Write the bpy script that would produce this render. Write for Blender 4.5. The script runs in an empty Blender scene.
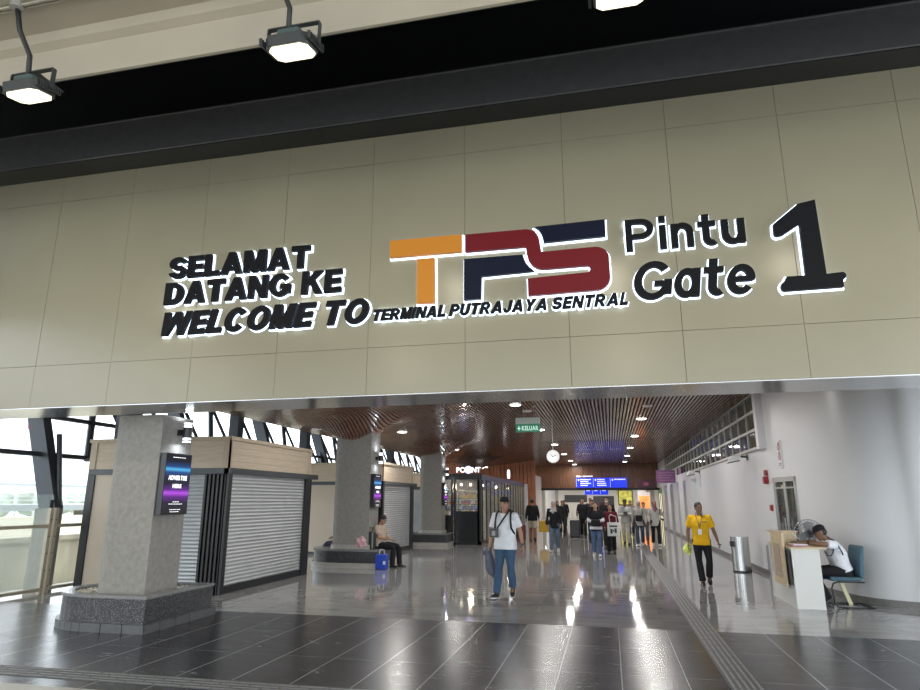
import bpy, bmesh, math, random
from mathutils import Vector, Matrix
random.seed(7)
S = bpy.context.scene
COL = S.collection
R = math.radians
# ---------------------------------------------------------------- camera
cd = bpy.data.cameras.new('camera'); cam = bpy.data.objects.new('camera', cd); COL.objects.link(cam)
cd.sensor_fit = 'HORIZONTAL'; cd.sensor_width = 36; cd.lens = 36*635.7/920; cd.clip_end = 500; cd.clip_start = .05
cam.location = (0, 0, 1.65); cam.rotation_euler = (R(90+13.761), 0, R(12.905))
S.camera = cam
# ---------------------------------------------------------------- world, exposure
W = bpy.data.worlds.new('world'); S.world = W; W.use_nodes = True
bg = W.node_tree.nodes['Background']; bg.inputs[0].default_value = (.86, .94, 1, 1); bg.inputs[1].default_value = 4.0
S.view_settings.view_transform = 'Standard'; S.view_settings.look = 'None'; S.view_settings.gamma = 1
S.view_settings.use_curve_mapping = False; S.view_settings.exposure = 0.0
def lamp(kind, name, loc, energy, color=(1,1,1), size=.3, rot=(0,0,0), **k):
    l = bpy.data.lights.new(name, kind); l.energy = energy; l.color = color; 
    if kind == 'AREA': l.size = size; l.shape = 'DISK'
    else: l.shadow_soft_size = size
    for a, b in k.items(): setattr(l, a, b)
    o = bpy.data.objects.new(name, l); COL.objects.link(o); o.location = loc; o.rotation_euler = rot
    return o
FLOOD_E = 19; DOWN_E = 78
# ---------------------------------------------------------------- materials
MATS = {}
def mat(name, col, rough=.5, metal=0, emit=None, es=1, noise=0, nscale=8, bump=0, bscale=60, spec=.5, trans=0, coat=0, speck=None, alpha=1, stretch=None):
    if name in MATS: return MATS[name]
    m = bpy.data.materials.new(name); m.use_nodes = True; nt = m.node_tree; b = nt.nodes['Principled BSDF']
    c = tuple(col)+(1,) if len(col) == 3 else col
    b.inputs['Base Color'].default_value = c; b.inputs['Roughness'].default_value = rough; b.inputs['Metallic'].default_value = metal
    b.inputs['Specular IOR Level'].default_value = spec; b.inputs['Transmission Weight'].default_value = trans
    b.inputs['Coat Weight'].default_value = coat; b.inputs['Alpha'].default_value = alpha
    if emit: b.inputs['Emission Color'].default_value = tuple(emit)+(1,); b.inputs['Emission Strength'].default_value = es
    tc = nt.nodes.new('ShaderNodeTexCoord'); src = tc.outputs['Object']
    if stretch:
        mp = nt.nodes.new('ShaderNodeMapping'); mp.inputs['Scale'].default_value = stretch
        nt.links.new(src, mp.inputs[0]); src = mp.outputs[0]
    def nz(sc, det=3):
        n = nt.nodes.new('ShaderNodeTexNoise'); n.inputs['Scale'].default_value = sc; n.inputs['Detail'].default_value = det
        nt.links.new(src, n.inputs['Vector']); return n
    if noise:
        n = nz(nscale, 5); r = nt.nodes.new('ShaderNodeValToRGB')
        r.color_ramp.elements[0].position = .3; r.color_ramp.elements[1].position = .7
        r.color_ramp.elements[0].color = tuple(max(0, x*(1-noise)) for x in c[:3])+(1,)
        r.color_ramp.elements[1].color = tuple(min(1, x*(1+noise)) for x in c[:3])+(1,)
        nt.links.new(n.outputs[0], r.inputs[0]); out = r.outputs[0]
        if speck:
            v = nt.nodes.new('ShaderNodeTexVoronoi'); v.inputs['Scale'].default_value = speck[0]; nt.links.new(src, v.inputs['Vector'])
            r2 = nt.nodes.new('ShaderNodeValToRGB'); r2.color_ramp.elements[0].position = speck[1]; r2.color_ramp.elements[1].position = speck[1]+.08
            r2.color_ramp.elements[0].color = (1,1,1,1); r2.color_ramp.elements[1].color = (0,0,0,1)
            mx = nt.nodes.new('ShaderNodeMix'); mx.data_type = 'RGBA'; nt.links.new(v.outputs['Distance'], r2.inputs[0])
            nt.links.new(r2.outputs[0], mx.inputs[0]); nt.links.new(out, mx.inputs[6]); mx.inputs[7].default_value = tuple(speck[2])+(1,); out = mx.outputs[2]
        nt.links.new(out, b.inputs['Base Color'])
    if bump:
        n = nz(bscale); bp = nt.nodes.new('ShaderNodeBump'); bp.inputs['Strength'].default_value = bump; bp.inputs['Distance'].default_value = .01
        nt.links.new(n.outputs[0], bp.inputs['Height']); nt.links.new(bp.outputs[0], b.inputs['Normal'])
    MATS[name] = m; return m
def flr(name, base, noise, rough, vein, sx, sy, grout, gw, offs, veinamt, spec=.45, rv=.12):
    """stone tiles: noise tone, veins, grout lines, in object (world) coordinates"""
    m = bpy.data.materials.new(name); m.use_nodes = True; nt = m.node_tree; b = nt.nodes['Principled BSDF']; N = nt.nodes.new; L = nt.links.new
    tc = N('ShaderNodeTexCoord')
    sp = N('ShaderNodeSeparateXYZ'); L(tc.outputs['Object'], sp.inputs[0])
    def math_(op, a, b_=None):
        n = N('ShaderNodeMath'); n.operation = op
        for i, v in enumerate((a, b_)):
            if v is None: continue
            if isinstance(v, (int, float)): n.inputs[i].default_value = v
            else: L(v, n.inputs[i])
        return n.outputs[0]
    def line(o, s, of):
        t = math_('FRACT', math_('ADD', math_('DIVIDE', math_('ADD', o, of), s), 100.5)); return math_('LESS_THAN', math_('ABSOLUTE', math_('SUBTRACT', t, .5)), gw/s/2)
    gx = line(sp.outputs[0], sx, offs[0]); gy = line(sp.outputs[1], sy, offs[1])
    g = math_('MAXIMUM', gx, math_('MULTIPLY', gy, .35))
    mp = N('ShaderNodeMapping'); mp.inputs['Scale'].default_value = (.8, 2.2, 1); L(tc.outputs['Object'], mp.inputs[0])
    n1 = N('ShaderNodeTexNoise'); n1.inputs['Scale'].default_value = 2.2; n1.inputs['Detail'].default_value = 8; n1.inputs['Distortion'].default_value = .6; L(mp.outputs[0], n1.inputs['Vector'])
    # a per-tile tone
    fx = math_('FLOOR', math_('DIVIDE', math_('ADD', sp.outputs[0], offs[0]), sx)); fy = math_('FLOOR', math_('DIVIDE', math_('ADD', sp.outputs[1], offs[1]), sy))
    cb = N('ShaderNodeCombineXYZ'); L(fx, cb.inputs[0]); L(fy, cb.inputs[1])
    wn = N('ShaderNodeTexWhiteNoise'); L(cb.outputs[0], wn.inputs[0])
    t = math_('ADD', n1.outputs[0], math_('MULTIPLY', math_('SUBTRACT', wn.outputs[0], .5), .25))
    r = N('ShaderNodeValToRGB'); r.color_ramp.elements[0].position = .3; r.color_ramp.elements[1].position = .7
    r.color_ramp.elements[0].color = tuple(x*(1-noise) for x in base)+(1,); r.color_ramp.elements[1].color = tuple(x*(1+noise) for x in base)+(1,); L(t, r.inputs[0])
    n2 = N('ShaderNodeTexNoise'); n2.inputs['Scale'].default_value = 2.4; n2.inputs['Detail'].default_value = 6; n2.inputs['Roughness'].default_value = .75; n2.inputs['Distortion'].default_value = 1.2; L(mp.outputs[0], n2.inputs['Vector'])
    r2 = N('ShaderNodeValToRGB'); r2.color_ramp.elements[0].position = .60; r2.color_ramp.elements[1].position = .68; L(n2.outputs[0], r2.inputs[0])
    mx = N('ShaderNodeMix'); mx.data_type = 'RGBA'; L(math_('MULTIPLY', r2.outputs[0], veinamt), mx.inputs[0]); L(r.outputs[0], mx.inputs[6]); mx.inputs[7].default_value = tuple(vein)+(1,)
    mg = N('ShaderNodeMix'); mg.data_type = 'RGBA'; L(g, mg.inputs[0]); L(mx.outputs[2], mg.inputs[6]); mg.inputs[7].default_value = tuple(grout)+(1,)
    L(mg.outputs[2], b.inputs['Base Color'])
    b.inputs['Specular IOR Level'].default_value = spec
    L(math_('ADD', math_('MULTIPLY', n1.outputs[0], rv), rough), b.inputs['Roughness']); 
    MATS[name] = m; return m
# ---------------------------------------------------------------- mesh builder
class MB:
    def __init__(s): s.v = []; s.f = []
    def add(s, vs, fs):
        o = len(s.v); s.v += [Vector(v) for v in vs]; s.f += [tuple(i+o for i in f) for f in fs]; return s
    def box(s, a, b, rz=0, c=None):
        (x0,y0,z0),(x1,y1,z1) = a, b
        vs = [Vector(p) for p in ((x0,y0,z0),(x1,y0,z0),(x1,y1,z0),(x0,y1,z0),(x0,y0,z1),(x1,y0,z1),(x1,y1,z1),(x0,y1,z1))]
        if rz:
            c = Vector(c) if c else Vector(((x0+x1)/2,(y0+y1)/2,0)); M = Matrix.Rotation(rz,3,'Z'); vs = [M@(v-c)+c for v in vs]
        return s.add(vs, [(0,3,2,1),(4,5,6,7),(0,1,5,4),(1,2,6,5),(2,3,7,6),(3,0,4,7)])
    def prism(s, poly, z0, z1, ax='z', tf=None):
        """poly of (a,b); ax='z': (a,b)->(x,y); ax='y': (a,b)->(x,z) extruded in y; ax='x': (a,b)->(y,z)"""
        def P(a,b,t): return {'z':(a,b,t),'y':(a,t,b),'x':(t,a,b)}[ax]
        n = len(poly); vs = [P(a,b,z0) for a,b in poly]+[P(a,b,z1) for a,b in poly]
        fs = [tuple(range(n))[::-1], tuple(range(n,2*n))]+[(i,(i+1)%n,(i+1)%n+n,i+n) for i in range(n)]
        return s.add(vs, fs)
    def loft(s, rings, cap=True):
        n = len(rings[0]); vs = [p for r in rings for p in r]; fs = []
        for k in range(len(rings)-1):
            for i in range(n): fs.append((k*n+i, k*n+(i+1)%n, (k+1)*n+(i+1)%n, (k+1)*n+i))
        if cap: fs.append(tuple(range(n))[::-1]); fs.append(tuple(range((len(rings)-1)*n, len(rings)*n)))
        return s.add(vs, fs)
    def ring(s, c, u, w, n=16, pw=1):
        c, u, w = Vector(c), Vector(u), Vector(w); o = []
        for i in range(n):
            t = 2*math.pi*i/n; a, b = math.cos(t), math.sin(t)
            if pw != 1: a = math.copysign(abs(a)**pw, a); b = math.copysign(abs(b)**pw, b)
            o.append(c+u*a+w*b)
        return o
    def tube(s, pts, r, n=12, hint=(0,0,1), flat=1):
        pts = [Vector(p) for p in pts]; rs = r if isinstance(r, (list,tuple)) else [r]*len(pts); rings = []
        u = None
        for i, p in enumerate(pts):
            d = (pts[min(i+1,len(pts)-1)]-pts[max(i-1,0)]).normalized()
            if u is None:
                h = Vector(hint)
                if abs(d.dot(h)) > .95: h = Vector((1,0,0)) if abs(d.x) < .9 else Vector((0,1,0))
                u = d.cross(h).normalized()
            else: u = (u-d*u.dot(d)).normalized()
            w = d.cross(u)
            rings.append(s.ring(p, u*rs[i], w*rs[i]*flat, n))
        return s.loft(rings)
    def cyl(s, a, b, r, r2=None, n=24): return s.tube([a,b], [r, r if r2 is None else r2], n)
    def ball(s, c, r, M=None, n=14):
        if not isinstance(r,(tuple,list)): r = (r,r,r)
        c = Vector(c); vs = []; fs = []; m = n//2+1
        for j in range(1,m):
            ph = math.pi*j/m
            for i in range(n):
                t = 2*math.pi*i/n; v = Vector((r[0]*math.sin(ph)*math.cos(t), r[1]*math.sin(ph)*math.sin(t), r[2]*math.cos(ph)))
                vs.append(c+(M@v if M else v))
        top = Vector((0,0,r[2])); vs += [c+(M@top if M else top), c-(M@top if M else top)]; T = len(vs)-2
        for j in range(m-2):
            for i in range(n): fs.append((j*n+i,(j+1)*n+i,(j+1)*n+(i+1)%n,j*n+(i+1)%n))
        for i in range(n): fs.append((T,i,(i+1)%n)); fs.append((T+1,(m-2)*n+(i+1)%n,(m-2)*n+i))
        return s.add(vs, fs)
    def build(s, name, m, parent=None, world=True, smooth=False, bevel=0, remesh=0, label=None, fix=True):
        me = bpy.data.meshes.new(name)
        off = Vector((0,0,0))
        if parent is not None and world:
            p = parent; 
            while p: off += p.location; p = p.parent
        me.from_pydata([v-off for v in s.v], [], s.f)
        if fix:
            bm = bmesh.new(); bm.from_mesh(me); bmesh.ops.recalc_face_normals(bm, faces=bm.faces); bm.to_mesh(me); bm.free()
        me.materials.append(m); o = bpy.data.objects.new(name, me); COL.objects.link(o)
        if remesh:
            md = o.modifiers.new('r','REMESH'); md.mode = 'VOXEL'; md.voxel_size = remesh; md.use_smooth_shade = True
            ms = o.modifiers.new('s','SMOOTH'); ms.iterations = 4; ms.factor = .5
            dg = bpy.context.evaluated_depsgraph_get(); ev = o.evaluated_get(dg); nm = bpy.data.meshes.new_from_object(ev)
            o.modifiers.clear(); o.data = nm; nm.name = name
            if not nm.materials: nm.materials.append(m)
            for p in nm.polygons: p.use_smooth = True
        elif smooth:
            for p in me.polygons: p.use_smooth = True
        if smooth == 'auto':
            me.set_sharp_from_angle(angle=R(35))
        if bevel:
            md = o.modifiers.new('bevel','BEVEL'); md.width = bevel; md.segments = 2; md.limit_method = 'ANGLE'; md.angle_limit = R(40)
        if parent is not None: o.parent = parent
        if label: o['label'] = label
        return o
def tag(o, label, cat, group=None, kind=None):
    o['label'] = label; o['category'] = cat
    if group: o['group'] = group
    if kind: o['kind'] = kind
    return o
def thing(name, label, cat, loc=(0,0,0), rz=0, group=None):
    o = bpy.data.objects.new(name, None); COL.objects.link(o); o.location = loc; o.rotation_euler = (0,0,rz); o.empty_display_size = .1
    return tag(o, label, cat, group)
def struct(name, mb, m, parent=None, **k):
    o = mb.build(name, m, parent, **k)
    if parent is None: o['kind'] = 'structure'
    return o
def dup(root, loc, label=None, group=None, rz=None):
    r = root.copy(); COL.objects.link(r); r.location = loc
    if rz is not None: r.rotation_euler = (0,0,rz)
    if label: r['label'] = label
    if group: r['group'] = group
    for ch in list(root.children):
        c = ch.copy(); COL.objects.link(c); c.parent = r
        for g in list(ch.children):
            d = g.copy(); COL.objects.link(d); d.parent = c
    return r
# colours / shared materials
black = mat('black_paint', (.012,.013,.015), .35)
blackm = mat('black_metal', (.02,.021,.023), .4, .3)
white_e = mat('white_glow', (1,1,1), .5, emit=(.62,.78,1), es=2.4)
steel = mat('dark_steel', (.05,.055,.065), .45, .5)
alu = mat('aluminium', (.5,.5,.5), .35, .8)
whitep = mat('white_paint', (.62,.62,.63), .45, noise=.03, nscale=1.5)
wood_l = mat('light_wood', (.52,.42,.31), .45, noise=.1, nscale=3, stretch=(1,1,14))
creamp = mat('cream_panel', (.50,.42,.33), .5, noise=.04, nscale=2)
# ================================================================ STRUCTURE
# floors
fd = flr('dark_tile', (.033,.034,.040), .35, .20, (.30,.30,.31), .6, 1.2, (.38,.38,.38), .009, (-.02,-.98), .8, .4, .1)
fl = flr('light_granite', (.29,.287,.28), .16, .035, (.42,.42,.42), .6, .6, (.24,.24,.24), .005, (-.02,-.4), .35, .38, .05)
fk = flr('kerb_stone', (.34,.32,.27), .12, .3, (.4,.4,.38), 1.2, 1.2, (.3,.3,.3), .006, (0,0), .2)
struct('floor', MB().box((-10.6,5.4,-.3),(9,9.4,0)), fd)
struct('floor', MB().box((-10.6,9.4,-.3),(9,75,0)), fl)
struct('floor', MB().box((-10.6,-8,-.3),(9,5.4,0)), fk)
# tactile strips
tac = mat('tactile_rubber', (.07,.07,.075), .5, noise=.1); tacl = mat('tactile_bar', (.19,.188,.185), .5, noise=.1, nscale=20)
m = MB().box((.97,2.5,0),(1.26,46,.004)); struct('trim_1', m, tac)
m = MB()
for k in range(5):
    x = .995+k*.058; y = 2.5
    while y < 46: m.box((x,y+.012,.004),(x+.022,y+.288,.010)); y += .3
o = struct('trim_2', m, tacl)
m = MB().box((-10.6,5.62,0),(.96,5.93,.004)); struct('trim_3', m, tac)
m = MB()
for k in range(4):
    y = 5.64+k*.075; x = -10.5 + .15*(k % 2)
    while x < .66: m.box((x+.012,y,.004),(x+.288,y+.02,.010)); x += .3
struct('trim_4', m, tacl)
# front fascia: panels 1.2 m wide in three rows over a dark backing
pan = mat('fascia_panel', (.245,.222,.155), .24, noise=.07, nscale=.5, spec=.5, bump=.02, bscale=1.3)
m = MB(); g = .0022
for i in range(-9, 7):
    x0 = -1.54+1.2*i; x1 = x0+1.2
    for z0, z1 in ((2.86,3.43),(3.43,5.87),(5.87,6.26)):
        m.box((x0+g,6.985+random.uniform(-.0015,.0015),z0+g),(x1-g,7.02,z1-g))
struct('wall_front', m, pan)
lip = mat('soffit_metal', (.42,.42,.42), .16, .85, bump=.05, bscale=1.2)
struct('trim_5', MB().box((-12.4,7.0,2.85),(6.9,7.82,2.862)), lip)
struct('trim_6', MB().box((-12.4,7.022,2.862),(6.9,7.8,6.3)), mat('dark_backing', (.05,.05,.05), .7))
# black girder above the fascia
gm = mat('girder_paint', (.010,.010,.012), .3, .0, noise=.1, nscale=2, spec=.55)
def sweep(poly, x0=-14, x1=9, m=None): return (m or MB()).prism(poly, x0, x1, 'x')
struct('trim_9', sweep([(7.3,6.26),(6.64,6.26),(6.64,6.80),(6.92,6.80),(6.92,8.3),(7.3,8.3)]), gm)
struct('trim_10', sweep([(6.636,6.27),(6.62,6.28),(6.62,6.78),(6.60,6.785),(6.60,6.80),(6.636,6.80)]), mat('flange_paint', (.10,.10,.105), .32, .3, noise=.1))  # paler than the girder: light on its front face put into the colour
# concrete beam, ceiling slab over the forecourt
conc = mat('painted_concrete', (.37,.325,.255), .65, noise=.06, nscale=1.2, bump=.1, bscale=25)
struct('ceiling', sweep([(-11,5.98),(4.16,5.98),(4.22,5.93),(4.3,5.9),(4.3,5.56),(4.33,5.56),(4.33,8.3),(7.3,8.3),(7.3,8.4),(-11,8.4)]), conc)  # slab lengthened unseen behind the camera to cut ambient light
struct('trim_8', sweep([(4.335,5.565),(4.345,5.565),(4.345,8.2),(4.335,8.2)]), black)
struct('ceiling', sweep([(4.34,8.2),(6.91,8.2),(6.91,8.29),(4.34,8.29)]), black)
# ---- wood slat ceiling
CX = [(-6.53, 8.18), (-6.53, 16.2), (-6.73, 24.75), (-6.73, 33.1)]
def sm(t): t = max(0, min(1, t)); return t*t*(3-2*t)
def cz(x, y):
    z = 4.12-.5*sm((-2.5-x)/6)
    for cx, cy in CX:
        d = math.hypot((x-cx)*.85, y-cy); z -= .62*math.exp(-(d/.72)**2)
    return z
slat = mat('wood_slat', (.215,.115,.082), .22, noise=.3, nscale=2.5, stretch=(8,.6,8), coat=.2)
m = MB(); ys = []; y = 7.82
while y < 47.05: ys.append(y); y += .3 if y < 36 else .9
x = -8.6
while x < 3.4:
    vs = []; fs = []
    for y in ys:
        for dx, dz in ((0,0),(.056,0),(.056,.05),(0,.05)): vs.append((x+dx, y, cz(x+dx,y)+dz))
    for k in range(len(ys)-1):
        for a, b in ((0,1),(1,2),(3,0)): fs.append((k*4+a,k*4+b,k*4+4+b,k*4+4+a))
    fs += [(0,1,2,3)]
    m.add(vs, fs); x += .095
struct('ceiling', m, slat, fix=False)
m = MB(); xs = [-8.6+.25*i for i in range(49)]; vs = []; fs = []
for y in ys:
    for x in xs: vs.append((x,y,cz(x,y)+.055))
n = len(xs)
for k in range(len(ys)-1):
    for i in range(n-1): fs.append((k*n+i,k*n+i+1,k*n+n+i+1,k*n+n+i))
m.add(vs, fs); struct('ceiling', m, mat('ceiling_void', (.03,.022,.02), .7), fix=False)
# slab over the hall and the low roof on the left
struct('ceiling', MB().box((-8.7,7.8,4.35),(9,47,4.5)), black)
roofm = mat('grey_roof', (.22,.22,.23), .6, noise=.1)
m = MB().add([(-8.6,5,4.6),(-8.6,50,4.6),(-13.2,50,4.9),(-13.2,5,4.9),(-8.6,5,4.7),(-8.6,50,4.7),(-13.2,50,5.0),(-13.2,5,5.0)], [(0,1,2,3),(4,5,6,7),(0,1,5,4),(1,2,6,5),(2,3,7,6),(3,0,4,7)])
struct('ceiling', m, roofm)
# far bulkhead in vertical timber
bw = mat('bulkhead_wood', (.27,.125,.065), .4, noise=.25, nscale=3, stretch=(6,6,.5))
m = MB(); x = -9.5
while x < 3.3: m.box((x,46.9,2.5),(x+.16,47.05,4.4)); x += .19
m.box((-9.5,47.06,2.5),(3.35,47.12,4.4)); struct('wall_back', m, bw)
struct('trim_7', MB().box((-9.5,46.7,2.36),(3.35,47.1,2.52)), black)
m = MB(); x = -10.5
while x < -4.3: m.box((x,38.9,2.4),(x+.2,39.0,4.3)); x += .23
m.box((-10.5,39.0,0),(-4.3,39.06,4.3))
struct('wall_back', m, mat('orange_wood', (.42,.15,.07), .45, noise=.15, nscale=3, stretch=(6,6,.5)))
# right wall: curved towards the right near the front
wp = [(3.32,47),(3.34,39),(3.42,27.5),(3.45,17),(3.5,15.9),(3.62,14.9),(3.86,13.2),(4.0,12.6),(4.2,12.25),(4.63,11.97),(5.3,11.75),(9,11.6)]
def smooth_pts(p, k0):
    o = list(p[:k0])
    for i in range(k0, len(p)-1):
        a, b, c, d = [Vector(p[min(max(j,0),len(p)-1)]) for j in (i-1,i,i+1,i+2)]
        for t in (0,.25,.5,.75): o.append(tuple(.5*((2*b)+(c-a)*t+(2*a-5*b+4*c-d)*t*t+(3*b-a-3*c+d)*t**3)))
    return o+[p[-1]]
wp = smooth_pts(wp, 4)
def offset(p, d):
    o = []
    for i in range(len(p)):
        a = Vector(p[max(i-1,0)]); b = Vector(p[min(i+1,len(p)-1)]); t = (b-a).normalized(); o.append((p[i][0]-t.y*d*1, p[i][1]+t.x*d*1))
    return o
wallm = mat('white_wall', (.66,.66,.67), .38, noise=.02, nscale=.8)
def wallseg(pts, z0, z1, d, m=None):
    m = m or MB(); q = offset(pts, d); n = len(pts)
    vs = [(p[0],p[1],z) for z in (z0,z1) for p in pts]+[(p[0],p[1],z) for z in (z0,z1) for p in q]; fs = []
    for i in range(n-1): fs += [(i,i+1,n+i+1,n+i),(2*n+i,3*n+i,3*n+i+1,2*n+i+1),(n+i,n+i+1,3*n+i+1,3*n+i),(i,2*n+i,2*n+i+1,i+1)]
    fs += [(0,n,3*n,2*n),(n-1,3*n-1,4*n-1,2*n-1)]; m.add(vs, fs)
    return m
m = wallseg(wp[3:], 0, 2.84, .2); struct('wall_right', wallseg(wp[4:], 2.84, 4.4, .2), wallm, smooth='auto')
struct('wall_right', m, wallm, smooth='auto')
struct('wall_right', wallseg(wp[2:4], 0, 2.84, .2), wallm)
struct('baseboard_right', wallseg(wp[2:], 0, .105, -.015), mat('grey_skirting', (.17,.165,.155), .4, noise=.15, nscale=20))
struct('wall_right', MB().box((3.36,15.7,2.80),(3.62,15.94,4.4)), wallm)
# white piers with recesses further down
m = MB()
for y in (27.7, 30.6, 33.5, 37.2, 41): m.box((3.22,y,0),(3.6,y+1.9,2.5))
m.box((3.22,27.5,2.5),(3.62,47,2.84)); struct('wall_right', m, wallm)
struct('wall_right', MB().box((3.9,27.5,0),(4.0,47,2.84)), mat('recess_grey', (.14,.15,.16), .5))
m = MB()
for y in (27.7, 30.6, 33.5, 37.2, 41): m.box((3.2,y-.02,0),(3.215,y+1.92,.1))
struct('baseboard_right', m, MATS['grey_skirting'])
# clerestory windows, three rows
y0, y1, z0, z1 = 15.95, 41.2, 2.84, 4.12; nc = 24
fr = MB(); pw = (y1-y0)/nc; ph = (z1-z0)/3
wx = lambda y: 3.42
for r in range(4): fr.box((3.38,y0,z0+r*ph-.03),(3.47,y1,z0+r*ph+.03))
for c in range(nc+1): fr.box((3.39,y0+c*pw-.028,z0),(3.46,y0+c*pw+.028,z1))
w1 = struct('window_1', fr, mat('window_frame_grey', (.42,.42,.39), .4))
gl = MB(); gl.box((3.425,y0,z0),(3.44,y1,z1))
struct('window_pane', gl, mat('tinted_glass', (.05,.06,.035), .05, spec=.9, noise=.3, nscale=.5), w1)
struct('wall_right', MB().box((3.6,y0,2.84),(3.7,47,4.4)), mat('dark_room', (.06,.07,.05), .8))
struct('wall_right', MB().box((3.36,41.2,2.84),(3.6,47,4.4)), wallm)
# hall end beyond the bulkhead
ww = mat('far_white', (.72,.7,.66), .5)
struct('wall_back', MB().box((-14,74,0),(9,74.2,4)), ww)
struct('wall_left', MB().box((-9.4,47.1,0),(-9.2,74,3.3)), ww)
struct('wall_right', MB().box((4.6,47.1,0),(4.8,74,3.3)), ww)
struct('ceiling', MB().box((-14,47.1,3.2),(9,74,3.3)), ww)
struct('wall_left', MB().box((-4.9,39.1,0),(-4.75,47,3.3)), ww)
# ================================================================ COLUMNS & PLANTERS
colm = mat('rough_render', (.25,.235,.215), .75, noise=.14, nscale=14, bump=.5, bscale=90, speck=(120,.12,(.36,.34,.32)))
gran = mat('dark_granite', (.03,.03,.034), .3, noise=.25, nscale=30, speck=(60,.22,(.3,.3,.31)), bump=.1)
skirt = mat('grey_stone_tile', (.085,.087,.09), .35, noise=.15, nscale=12)
pale = mat('pale_stone', (.38,.36,.32), .4, noise=.2, nscale=30)
rim = mat('granite_rim', (.2,.2,.2), .25, noise=.2, nscale=40)
peb = mat('pebble_white', (.6,.57,.5), .6, noise=.2, nscale=9)
def dshape(x0, x1, y0, y1, n=14, rr=None):
    """flat right side, rounded left end"""
    ry = (y1-y0)/2; rx = rr or ry; cy = (y0+y1)/2
    return [(x1,y0),(x1,y1)]+[(x0+rx-rx*math.sin(math.pi*i/n), cy+ry*math.cos(math.pi*i/n)) for i in range(n+1)]
def column(cx, y0, ztop, label, bands=True, ex=0):
    t = thing('concrete_column', label, 'column', (cx,y0+.28,0), group='leaning rendered columns of the hall')
    p = dshape(cx-.50-ex, cx+.42, y0, y0+.68)
    MB().prism(p, .0 if False else .36, ztop).build('shaft', colm, t, smooth='auto')
    if bands: MB().prism(dshape(cx-.54-ex,cx+.46,y0-.04,y0+.72), .455, .56).build('base_band', pale, t, smooth='auto')
    del t['group']
    return t
column(-6.56, 7.88, 2.848, 'grey rendered column under the front left fascia, rising from pebble planter', False)
column(-6.46, 15.92, 3.9, 'grey rendered column with screen, behind the seated man in beige shirt', ex=.17)
column(-6.71, 24.2, 3.9, 'grey rendered column farthest back, beside the glass corner shop')
def planter(x0, x1, y0, y1, label, peb_=False):
    t = thing('planter_seat', label, 'planter', ((x0+x1)/2,(y0+y1)/2,0))
    p = dshape(x0,x1,y0,y1,20,.8); q = dshape(x0-.05,x1+.05,y0-.05,y1+.05,20,.85)
    if peb_:
        inn = dshape(x0+.14,x1-.14,y0+.14,y1-.14,20,.66)
        m = MB(); n = len(p)
        for zz, (a, b) in ((0, (p, inn)),):
            for i in range(n):
                j = (i+1)%n
                m.prism([a[i],a[j],b[j],b[i]], .0, .41)
        m.build('planter_wall', gran, t)
        m = MB(); a = dshape(x0-.02,x1+.02,y0-.02,y1+.02,20,.82)
        for i in range(n):
            j = (i+1)%n; m.prism([a[i],a[j],inn[j],inn[i]], .41, .445)
        m.build('rim', rim, t)
        m = MB(); k = 0
        # tiles of the skirt
        for i in range(n):
            j = (i+1)%n; A = Vector(q[i]); B = Vector(q[j]); L = (B-A).length; c = max(1, round(L/.3))
            P0 = Vector(p[i]); P1 = Vector(p[j])
            for s in range(c):
                f0 = s/c+.006/L; f1 = (s+1)/c-(.006/L if L > .2 else 0)
                m.prism([tuple(A.lerp(B,f0)),tuple(A.lerp(B,f1)),tuple(P0.lerp(P1,f1)),tuple(P0.lerp(P1,f0))], 0, .105)
        m.build('skirt_tiles', skirt, t)
        MB().prism(inn, .3, .385).build('gravel_bed', mat('gravel', (.2,.19,.17), .9, noise=.4, nscale=60), t)
        m = MB(); c = 0
        while c < 420:
            x = random.uniform(x0+.14,x1-.14); y = random.uniform(y0+.14,y1-.14)
            if x < x0+.8 and math.hypot((x-x0-.8)/.66, (y-(y0+y1)/2)/((y1-y0)/2-.14)) > 1: continue
            if cx_in(x, y): continue
            r = random.uniform(.016,.034); m.ball((x,y,.395+random.uniform(0,.012)), (r,r*random.uniform(.6,1),r*.6), Matrix.Rotation(random.uniform(0,3),3,'Z'), 6); c += 1
        o = m.build('pebbles', peb, None, smooth=True)
        tag(o, 'loose white pebbles filling the front planter around the column', 'pebbles', kind='stuff')
    else:
        MB().prism(p, .0, .40).build('planter_wall', gran, t, smooth='auto')
        MB().prism(dshape(x0-.03,x1+.03,y0-.03,y1+.03,20,.83), .40, .455).build('seat_slab', rim, t, smooth='auto')
        MB().prism(q, 0, .12).build('skirt', pale, t, smooth='auto')
    return t
def cx_in(x, y): return -7.1 < x < -6.11 and 7.85 < y < 8.59
planter(-7.62, -5.90, 7.62, 9.08, 'dark granite planter of white pebbles around the front left column', True)
planter(-7.75, -5.78, 15.85, 17.3, 'granite bench planter with pale skirting where the beige shirted man sits')
planter(-7.9, -6.05, 24.1, 24.98, 'granite bench planter around the farthest column, next to glass shop')
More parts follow.
